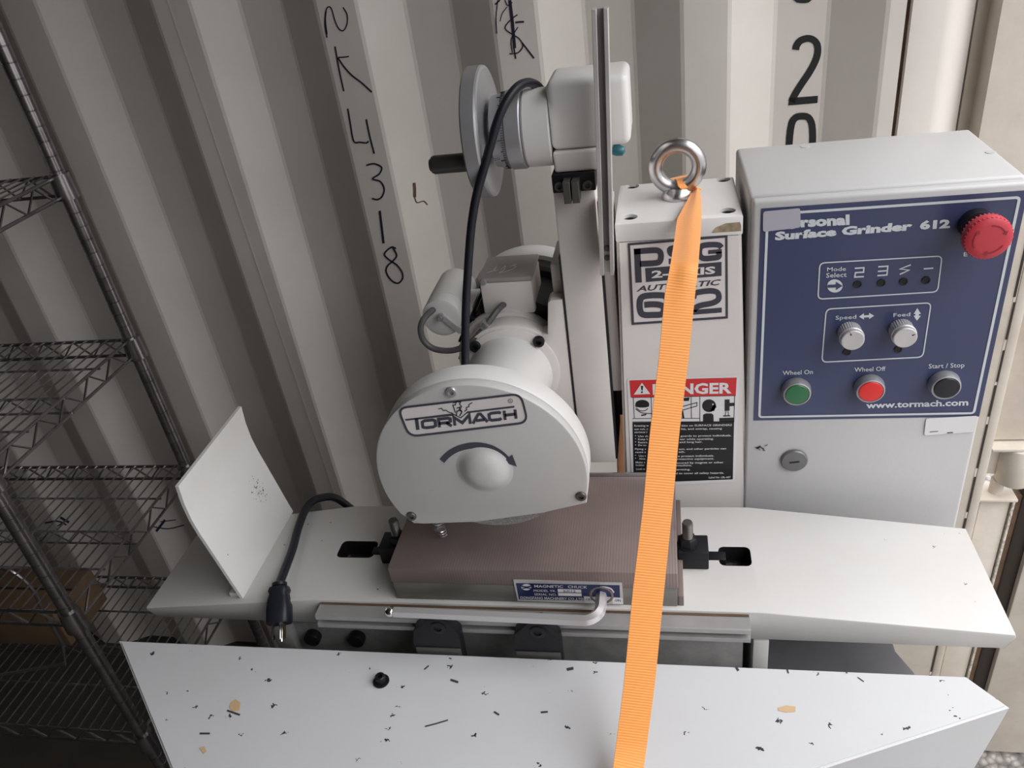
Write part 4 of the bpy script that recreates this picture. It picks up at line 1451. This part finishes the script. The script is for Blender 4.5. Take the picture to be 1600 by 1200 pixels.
q = B(); q.box(c_[0] - .0055, c_[0] + .0055, YB - .0056, YB - .004, c_[2] - .0009, c_[2] + .0009, rot=Matrix.Rotation(math.radians(-8), 3, 'Y'))
part('key_slot', q, DARK, lk)


# ================================================================== vertical slide, spindle and motor
YS = 0.195
HD = thing('vertical_slide', 'white vertical slide with motor and spindle above the chuck', 'machine head', (0.215, 0.25, -0.012))
q = B(); q.box(0.1925, 0.2345, YS, 0.292, -0.012, 0.334, 0.0018)
slab = part('slide_block', q, GREYP, HD)
q = B(); q.box(0.1908, 0.1927, YS + 0.0004, 0.24, 0.0, 0.262)
part('joint_line', q, DARK, slab)
q = B(); q.box(0.2365, 0.2475, 0.205, 0.285, 0.086, 0.30, 0.0012)
part('gib_strip', q, GREYP, HD)
q = B(); q.box(0.2340, 0.2370, 0.198, 0.28, -0.008, 0.28)
part('gib_gap', q, DARK, HD)
q = B(); q.box(0.2375, 0.2455, 0.215, 0.245, 0.045, 0.086, 0.001)
part('way_wiper', q, BLACKOX, HD)
SC = (0.1205, 0.121)
FC = (0.1225, 0.1235)
poly = []
for i in range(33):
    a = math.radians(-62 - i * (298 - 0) / 32 * 0.835)
    poly.append((FC[0] + 0.0605 * math.cos(a), FC[1] + 0.0605 * math.sin(a)))
poly = [p_ for p_ in poly if not (p_[0] > FC[0] + 0.047 and p_[1] > FC[1])]
poly += [(0.1690, 0.1700), (0.1705, 0.1830), (0.1735, 0.2090), (0.1765, 0.2120), (0.1906, 0.2125), (0.1906, 0.045)]
q = B(); q.prism(poly, 1, YS + 0.001, YS + 0.024, 0.0015)
fl = part('motor_flange', q, GREYP, HD)
q = B(); q.lathe([(0, 0), (0.0560, 0), (0.0560, 0.0015), (0.050, 0.003), (0, 0.003)], (FC[0], YS + 0.001, FC[1]), (0, -1, 0), 64)
part('flange_step', q, GREYP, fl)
q = B()
q.lathe([(0.050, 0.0), (0.0490, 0.004), (0.0470, 0.012), (0.0455, 0.040), (0.044, 0.07), (0.040, 0.125), (0, 0.125)], (SC[0], YS + 0.0005, SC[1]), (0, -1, 0), 64)
part('spindle_housing', q, WHITE, HD)
sc2 = B(); sc2.lathe([(0, 0), (0.0066, 0), (0.0066, 0.004), (0.0060, 0.005), (0.0034, 0.005), (0.0032, 0.001), (0, 0.001)], (0, 0, 0), (0, -1, 0), 20)
scm = centred(sc2, 'socket_screw', BLACKOX)
for u, v in ((842, 533), (743, 541)):
    repeat('socket_screw', scm, fl, un(u, v, 1, YS - 0.002) + np.array([0, 0.001, 0]))
q = B(); q.box(0.1775, 0.1910, 0.215, 0.285, 0.200, 0.247, 0.0035)
part('casting_web', q, GREYP, HD)
MC = (0.128, 0.122)
q = B()
nf = 40
pr_ = [(0, 0.018), (0.073, 0.018), (0.073, 0.088), (0, 0.088)]
q.lathe(pr_, (MC[0], YS + 0.024, MC[1]), (0, 1, 0), 48)
mot = part('motor_body', q, BLACKOX, HD, 'black finned motor body')
q = B(); q.lathe([(0, 0), (0.055, 0), (0.063, 0.005), (0.064, 0.010), (0.064, 0.0185), (0, 0.0185)], (MC[0] - 0.012, YS + 0.024, MC[1]), (0, 1, 0), 48)
part('end_bell', q, GREYP, mot)
q = B()
for i in range(nf):
    a = 2 * math.pi * i / nf
    if 55 < math.degrees(a) < 125: continue
    q.box(MC[0] + 0.0715, MC[0] + 0.0785, YS + 0.037, YS + 0.108, MC[1] - 0.0011, MC[1] + 0.0011, rot=Matrix.Rotation(-a, 3, 'Y'), piv=(MC[0], YS + .07, MC[1]))
part('cooling_fins', q, BLACKOX, mot, kind='stuff')
q = B(); q.lathe([(0.084, 0.018), (0.0895, 0.018), (0.0915, 0.021), (0.0915, 0.045), (0.085, 0.055), (0, 0.058)], (MC[0] + .004, YS + 0.116, MC[1]), (0, 1, 0), 56)
part('fan_cover', q, WHITE, HD, 'pale round fan cover behind the motor')
q = B(); q.lathe([(0, 0), (0.080, 0), (0.0838, 0.004), (0.0838, 0.024), (0, 0.024)], (MC[0] + .004, YS + 0.112, MC[1]), (0, 1, 0), 56)
part('fan_gap', q, DARK, HD)
q = B(); q.box(0.0915, 0.1525, 0.230, 0.292, 0.180, 0.2215, 0.003)
jb = part('junction_box', q, GREYP, HD, 'square motor junction box')
q = B(); q.box(0.0905, 0.1535, 0.229, 0.293, 0.2215, 0.2275, 0.002)
part('lid', q, plain('grey_lid_paint', (0.36, 0.335, 0.315), 0.4, bump=0.1), jb)
q = B()
LZ = lambda pts: zc(pts, 650, 370, 5.716)
lidm = plane_map(2, 0.2279)
for pts in ([(635, 320), (690, 300), (720, 260), (700, 305), (735, 290)], [(760, 290), (800, 260), (780, 300), (740, 320), (800, 310), (860, 290)], [(840, 265), (900, 240), (870, 260), (895, 265), (850, 295)]):
    ink(q, LZ(spline(pts, 3)), 0.9, lidm)
part('scratched_marks', q, LABELW, jb)
q = B()
a = un(755, 441, 1, 0.2285); q.cyl((a[0], 0.2305, a[2]), (a[0], 0.2275, a[2]), 0.0040, n=16, bev=0.0008)
part('lid_screw', q, STEEL, jb)
# capacitor can on the left of the motor
CC = un(690, 498, 1, 0.23)
q = B(); q.lathe([(0, 0.0), (0.020, 0.0), (0.0235, 0.0015), (0.0242, 0.004), (0.0242, 0.022)], (CC[0], 0.23, CC[2]), (0, 1, 0), 40)
cap_ = part('capacitor', q, WHITE, HD, 'round white capacitor can beside the motor')
q = B(); q.lathe([(0.0236, 0.0225), (0.0246, 0.023), (0.0246, 0.090), (0.022, 0.095), (0, 0.096)], (CC[0], 0.23, CC[2]), (0, 1, 0), 40)
part('can', q, WHITE, cap_)
q = B(); q.box(CC[0] + 0.015, MC[0] - 0.055, 0.25, 0.30, CC[2] - 0.020, CC[2] + 0.004)
part('mounting_bracket', q, GREYP, cap_)
q = B()
e0 = Vector(un(689, 494, 1, 0.2275)); e1 = Vector(un(720, 520, 1, 0.2275)); dd = (e1 - e0); nn_ = Vector((-dd.z, 0, dd.x)).normalized() * 0.0032
q.prism([((e0 + nn_).x, (e0 + nn_).z), ((e1 + nn_).x, (e1 + nn_).z), ((e1 - nn_).x, (e1 - nn_).z), ((e0 - nn_).x, (e0 - nn_).z)], 1, 0.2275, 0.2300)
part('clip', q, ALU, cap_)
q = B(); q.cyl((e0.x, 0.2276, e0.z), (e0.x, 0.2235, e0.z), 0.0045, n=6)
q.cyl((e0.x, 0.2236, e0.z), (e0.x, 0.2205, e0.z), 0.0026, n=14)
part('nut', q, STEEL, cap_, ang=20)
q = B()
lp = [((678, 483), .232), ((671, 489), .222), ((661, 500), .210), ((657, 515), .205), ((662, 532), .203), ((676, 544), .202), ((697, 548), .201), ((717, 545), .200), ((738, 533), .199), ((752, 518), .201), ((766, 500), .208), ((778, 484), .218), ((788, 475), .232)]
q.tube(smooth_path([tuple(un(*p_, 1, y_)) for p_, y_ in lp], 5), 0.0037, 10)
part('motor_lead', q, GREYCABLE, HD, 'thin grey cable looping from capacitor to junction box')
q = B()
a = un(757, 508, 1, 0.203); q.box(a[0] - .004, a[0] + .005, 0.198, 0.211, a[2] - .0045, a[2] + .0045, 0.001, rot=Matrix.Rotation(math.radians(35), 3, 'Y'))
part('cable_clip', q, GALV, HD)

# head of the vertical feed: gearbox, handwheel, dial
q = B(); q.box(0.1955, 0.2725, 0.192, 0.262, 0.3745, 0.4395, 0.007, 4)
part('feed_gearbox', q, WHITE, HD, 'white gearbox block at the top of the slide')
q = B(); q.box(0.1965, 0.2440, 0.190, 0.258, 0.3535, 0.3742, 0.003, 3)
part('gearbox_foot', q, GREYP, HD)
q = B(); q.box(0.1935, 0.2365, 0.186, 0.26, 0.3345, 0.3532, 0.0012)
clb = part('clamp_block', q, BLACKOX, HD, 'black split clamp block')
for xj in (0.2055, 0.2140):
    q = B(); q.box(xj, xj + 0.0072, 0.172, 0.188, 0.3275, 0.3495, 0.0006)
    part('clamp_jaw', q, DARKST, clb, ang=20)
q = B()
for u, v in ((874, 291), (918, 289)):
    a = un(u, v, 1, 0.186); q = B(); q.lathe([(0, 0), (0.0048, 0), (0.0048, 0.003), (0.0026, 0.003), (0.0024, 0.0006), (0, 0.0006)], (a[0], 0.1862, a[2]), (0, -1, 0), 18)
    part('socket_screw', q, DARKST, clb)
HA = (0.218, 0.3925)
q = B(); q.lathe([(0, 0), (0.0375, 0), (0.0375, 0.0245), (0.036, 0.0265), (0, 0.0265)], (0.1955, HA[0], HA[1]), (-1, 0, 0), 56)
part('feed_collar', q, WHITE, HD)
q = B(); q.lathe([(0, 0), (0.0375, 0.0003), (0.0385, 0.0015), (0.0385, 0.0155), (0.0365, 0.0160), (0.0365, 0.0165), (0.0370, 0.0170), (0.0345, 0.0300), (0.0345, 0.031), (0, 0.031)], (0.1688, HA[0], HA[1]), (-1, 0, 0), 64)
dl = part('graduated_dial', q, STEEL, HD, 'grey graduated dial')
q = B()
for i in range(100):
    a = 2 * math.pi * i / 100
    ln = 0.0065 if i % 10 == 0 else (0.0045 if i % 5 == 0 else 0.003)
    y_ = HA[0] + 0.0362 * math.cos(a); z_ = HA[1] + 0.0362 * math.sin(a)
    q.box(0.1518 - ln, 0.1518, HA[0] + 0.0363, HA[0] + 0.0371, HA[1] - .00022, HA[1] + .00022, rot=Matrix.Rotation(a, 3, 'X'), piv=(0.15, HA[0], HA[1]))
part('graduation_marks', q, BLACKP, dl, kind='stuff')
q = B()
a = math.radians(180 + 33)
vs, fs = glyphs('20', 0.0)
o_ = Vector((0.1385, HA[0] + 0.0367 * math.cos(a), HA[1] + 0.0367 * math.sin(a)))
q.faces([o_ + Vector((0.0060 * x, 0, 0)) + Vector((0, -math.sin(a), math.cos(a))) * (-0.0040 * y) + Vector((0, math.cos(a), math.sin(a))) * 0.0004 for x, y in vs], fs)
part('dial_numeral', q, BLACKP, dl)
q = B(); q.lathe([(0, 0), (0.020, 0), (0.020, 0.006), (0, 0.006)], (0.1380, HA[0], HA[1]), (-1, 0, 0), 40)
part('dial_hub', q, STEEL, HD)
q = B(); q.lathe([(0, 0), (0.022, 0), (0.026, 0.001), (0.050, 0.001), (0.0605, 0.0), (0.0630, 0.001), (0.0638, 0.003), (0.0638, 0.0155), (0.0622, 0.0170), (0.050, 0.016), (0, 0.016)], (0.1330, HA[0], HA[1]), (-1, 0, 0), 72)
hw = part('handwheel', q, STEEL, HD, 'grey solid handwheel', ang=20)
hy = 0.183
hz_ = un(698, 256, 1, hy)[2]
q = B(); q.lathe([(0, 0), (0.0090, 0), (0.0092, 0.002), (0.0092, 0.038), (0.0080, 0.0405), (0.0060, 0.041), (0.0060, 0.0425), (0, 0.0425)], (0.1165, hy, hz_), (-1, 0, 0), 28)
part('crank_handle', q, DARKST, hw)

# slotted aluminium scale rail standing in front of the slide
rr = Matrix.Rotation(math.radians(2.35), 3, 'Y')
pv = (0.2430, 0.172, 0.255)
q = B()
q.box(0.2360, 0.2500, 0.1735, 0.1800, 0.252, 0.4995, rot=rr, piv=pv)
q.box(0.2360, 0.2402, 0.1650, 0.1740, 0.252, 0.4995, 0.0004, rot=rr, piv=pv)
q.box(0.2462, 0.2500, 0.1650, 0.1740, 0.252, 0.4995, 0.0004, rot=rr, piv=pv)
sr = part('scale_rail', q, ALU, HD, 'tall slotted aluminium rail', ang=20)
q = B(); q.box(0.2403, 0.2461, 0.1728, 0.1738, 0.275, 0.4990, rot=rr, piv=pv)
part('rail_groove', q, plain('dull_groove', (0.26, 0.24, 0.24), 0.5, 0.5), sr)
q = B()
for u, v in ((948.5, 388), (948.5, 403)):
    a = un(u, v, 1, 0.172); q = B(); q.lathe([(0, 0), (0.0030, 0), (0.0028, 0.0016), (0, 0.0018)], (a[0], 0.1728, a[2]), (0, -1, 0), 16)
    part('cross_screw', q, DARKST, sr)
q = B(); q.box(0.2368, 0.2492, 0.1798, 0.1955, 0.256, 0.325)
part('rail_spacer', q, GREYP, sr)
q = B()
a = un(962, 232, 1, 0.215); q.lathe([(0, 0), (0.0055, 0.001), (0.0060, 0.006), (0.0045, 0.012), (0, 0.014)], (a[0] - .004, 0.215, a[2]), (1, 0, -0.3), 18)
part('oil_cup', q, TEAL, HD, 'small teal oil cup')

# thick black cable from the feed gearbox down to the guard
q = B()
cpx = [((846, 141), .240), ((838, 133), .226), ((826, 129), .208), ((813, 133), .191), ((800, 145), .177), ((787, 166), .168), ((776, 193), .163), ((765, 231), .160), ((755, 267), .158), ((745, 303), .156), ((738, 342), .154), ((734, 380), .151), ((730, 440), .146), ((727.5, 492), .139), ((727, 545), .130), ((728, 580), .120), ((732, 610), .112)]
pp = smooth_path([tuple(un(*p_, 1, y_)) for p_, y_ in cpx], 5)
q.tube(pp, 0.0044, 12)
solo('spindle_cable', q, RUBBER, (float(pp[-1].x), float(pp[-1].y), float(pp[-1].z)), 'thick black cable hanging from the feed dial down to the wheel guard', 'cable')

# ================================================================== wheel guard and grinding wheel
GF, GK = 0.025, 0.064
GC, GR = (0.1140, 0.1052), 0.1077
WG = thing('wheel_guard', 'round white grinding wheel guard with logo and rotation arrow', 'wheel guard', (0.114, 0.045, 0.03))
bot = [un(u, v, 1, GF) for u, v in ((916.5, 787), (847, 802.5), (745, 816.5), (662, 819.5), (646, 818.5), (638, 812))]
a0 = math.atan2(bot[0][2] - GC[1], bot[0][0] - GC[0]); a1 = math.atan2(bot[-1][2] - GC[1], bot[-1][0] - GC[0]) + 2 * math.pi
outline = []
for i in range(73):
    a = a0 + 0.12 + (a1 - a0 - 0.12 - 0.10) * i / 72
    outline.append((GC[0] + GR * math.cos(a), GC[1] + GR * math.sin(a)))
outline += [(p_[0], p_[2]) for p_ in bot[::-1]]
q = B(); q.prism(outline, 1, GF + 0.0125, GK, 0.002)
inner = [(GC[0] + 0.0 + (x - GC[0]) * 0.955, GC[1] + (z - GC[1]) * 0.955 - 0.003) for x, z in outline]
cc = B(); cc.prism([(x, z - (0.02 if z < 0.075 else 0)) for x, z in inner], 1, GF + 0.0125 + 0.002, GK - 0.003)
q = cut(q, cc)
part('guard_body', q, WHITE, WG)
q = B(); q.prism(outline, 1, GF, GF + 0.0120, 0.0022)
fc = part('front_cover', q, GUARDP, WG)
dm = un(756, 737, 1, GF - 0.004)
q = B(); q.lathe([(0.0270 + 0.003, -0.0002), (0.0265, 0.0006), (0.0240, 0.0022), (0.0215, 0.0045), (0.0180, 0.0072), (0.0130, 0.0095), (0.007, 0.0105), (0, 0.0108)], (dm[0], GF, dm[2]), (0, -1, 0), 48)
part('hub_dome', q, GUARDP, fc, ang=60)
for k, (u, v) in enumerate(((705, 612), (643, 806), (908, 775))):
    a = un(u, v, 1, GF)
    q = B(); q.lathe([(0, 0), (0.0056, 0), (0.0056, 0.0012), (0.0048, 0.0024), (0.0028, 0.0026), (0.0026, 0.0008), (0, 0.0008)], (a[0], GF, a[2]), (0, -1, 0), 24)
    sw = part('socket_screw', q, STEEL if k == 0 else DARKST, fc)
    q = B(); q.lathe([(0, 0), (0.0026, 0), (0.0026, 0.0009), (0, 0.0009)], (a[0], GF, a[2]), (0, -1, 0), 6)
g1, g2, g3 = (plane_map(1, GF - e) for e in (0.0004, 0.0007, 0.0010))
GZ = lambda pts: zc(pts, 560, 540, 4.0)
lo = rrect((246, 391), (1014, 301), (1060, 480), (318, 569), 0.32, 6)
q = B(); fill(q, GZ(lo), g1)
lg = part('logo_plate', q, LOGOW, fc, 'rounded pale logo plate with charcoal border')
q = B()
ink(q, GZ(lo), 3.4, g2, closed=True)
fill(q, GZ([(290, 460), (590, 424), (598, 438), (296, 470)]), g2)
fill(q, GZ([(680, 412), (975, 376), (974, 388), (672, 424)]), g2)
def tl(x, h):
    return (x - 0.13 * h, 528 - (x - 360) * 0.113 - h)


ink(q, GZ([tl(372, 0), tl(372, 72)]), 5.4, g2)
for pts in ([(420, 7), (405, 14), (405, 44), (420, 51), (470, 51), (485, 44), (485, 14), (470, 7), (420, 7)],
            [(507, 0), (507, 51), (566, 51), (580, 46), (580, 30), (566, 24), (507, 24)], [(552, 24), (584, 0)],
            [(604, 0), (604, 51), (652, 12), (700, 56), (700, 0)],
            [(716, 0), (756, 54), (770, 54), (808, 0)], [(738, 16), (790, 16)],
            [(896, 44), (886, 51), (836, 51), (822, 44), (822, 14), (836, 7), (886, 7), (896, 14)],
            [(918, 0), (918, 58)], [(986, 0), (986, 58)], [(918, 29), (986, 29)]):
    ink(q, GZ([tl(x, h) for x, h in pts]), 4.6, g2)
for pts, w in (([(590, 360), (612, 352), (606, 372), (590, 372), (598, 392), (606, 420)], 1.6), ([(640, 350), (632, 365), (645, 380), (634, 402), (650, 412)], 1.6), ([(612, 352), (640, 350)], 1.8), ([(500, 396), (520, 392), (530, 406), (548, 404), (560, 414), (592, 424)], 1.5), ([(662, 412), (678, 400), (674, 388), (692, 382), (690, 370), (712, 356)], 1.5), ([(612, 440), (616, 410), (640, 404), (646, 420), (632, 440)], 2.0), ([(614, 392), (634, 384), (630, 400)], 1.6), ([(592, 428), (640, 452), (680, 418)], 1.6)):
    ink(q, GZ(pts), w, g2)
ink(q, GZ([(950 + 14 * math.cos(i * math.pi / 8), 346 + 12 * math.sin(i * math.pi / 8)) for i in range(16)]), 0.8, g2, closed=True)
text(q, 'R', *GZ([(945, 351), (956, 350), (945, 341)]), g2)
part('lettering', q, PRINTD, lg)
q = B()
ink(q, GZ(spline([(522, 722), (558, 684), (615, 648), (690, 627), (760, 625), (830, 641), (890, 675), (934, 716)], 4)), 9.5, g1)
fill(q, GZ([(902, 726), (962, 682), (991, 757)]), g2)
part('rotation_arrow', q, PRINTD, fc, 'charcoal curved rotation arrow')
q = B()
sx = un(683, 818, 1, 0.045)
hp = []
for i in range(121):
    t = i / 120
    a = 2 * math.pi * 8 * t
    hp.append((sx[0] + 0.0052 * math.cos(a) + 0.003 * t, 0.045 + 0.0052 * math.sin(a), sx[2] + 0.012 - 0.028 * t))
q.tube(hp, 0.0009, 6)
part('coil_spring', q, GALV, WG, 'small steel coil spring')

GW = thing('grinding_wheel', 'grey grinding wheel showing below the guard', 'grinding wheel', (0.117, 0.045, 0.018))
wc = un(777, 821, 1, 0.040)
q = B(); q.lathe([(0, 0), (0.0870, 0), (0.0880, 0.001), (0.0880, 0.012), (0.0870, 0.013), (0, 0.013)], (wc[0], 0.0395, wc[2] + 0.0880), (0, 1, 0), 96)
part('abrasive_disc', q, GRIT, GW)
q = B(); q.lathe([(0, 0), (0.030, 0), (0.030, 0.0015), (0, 0.0015)], (wc[0], 0.0392, wc[2] + 0.0880), (0, -1, 0), 32)
part('blotter', q, CARD, GW)
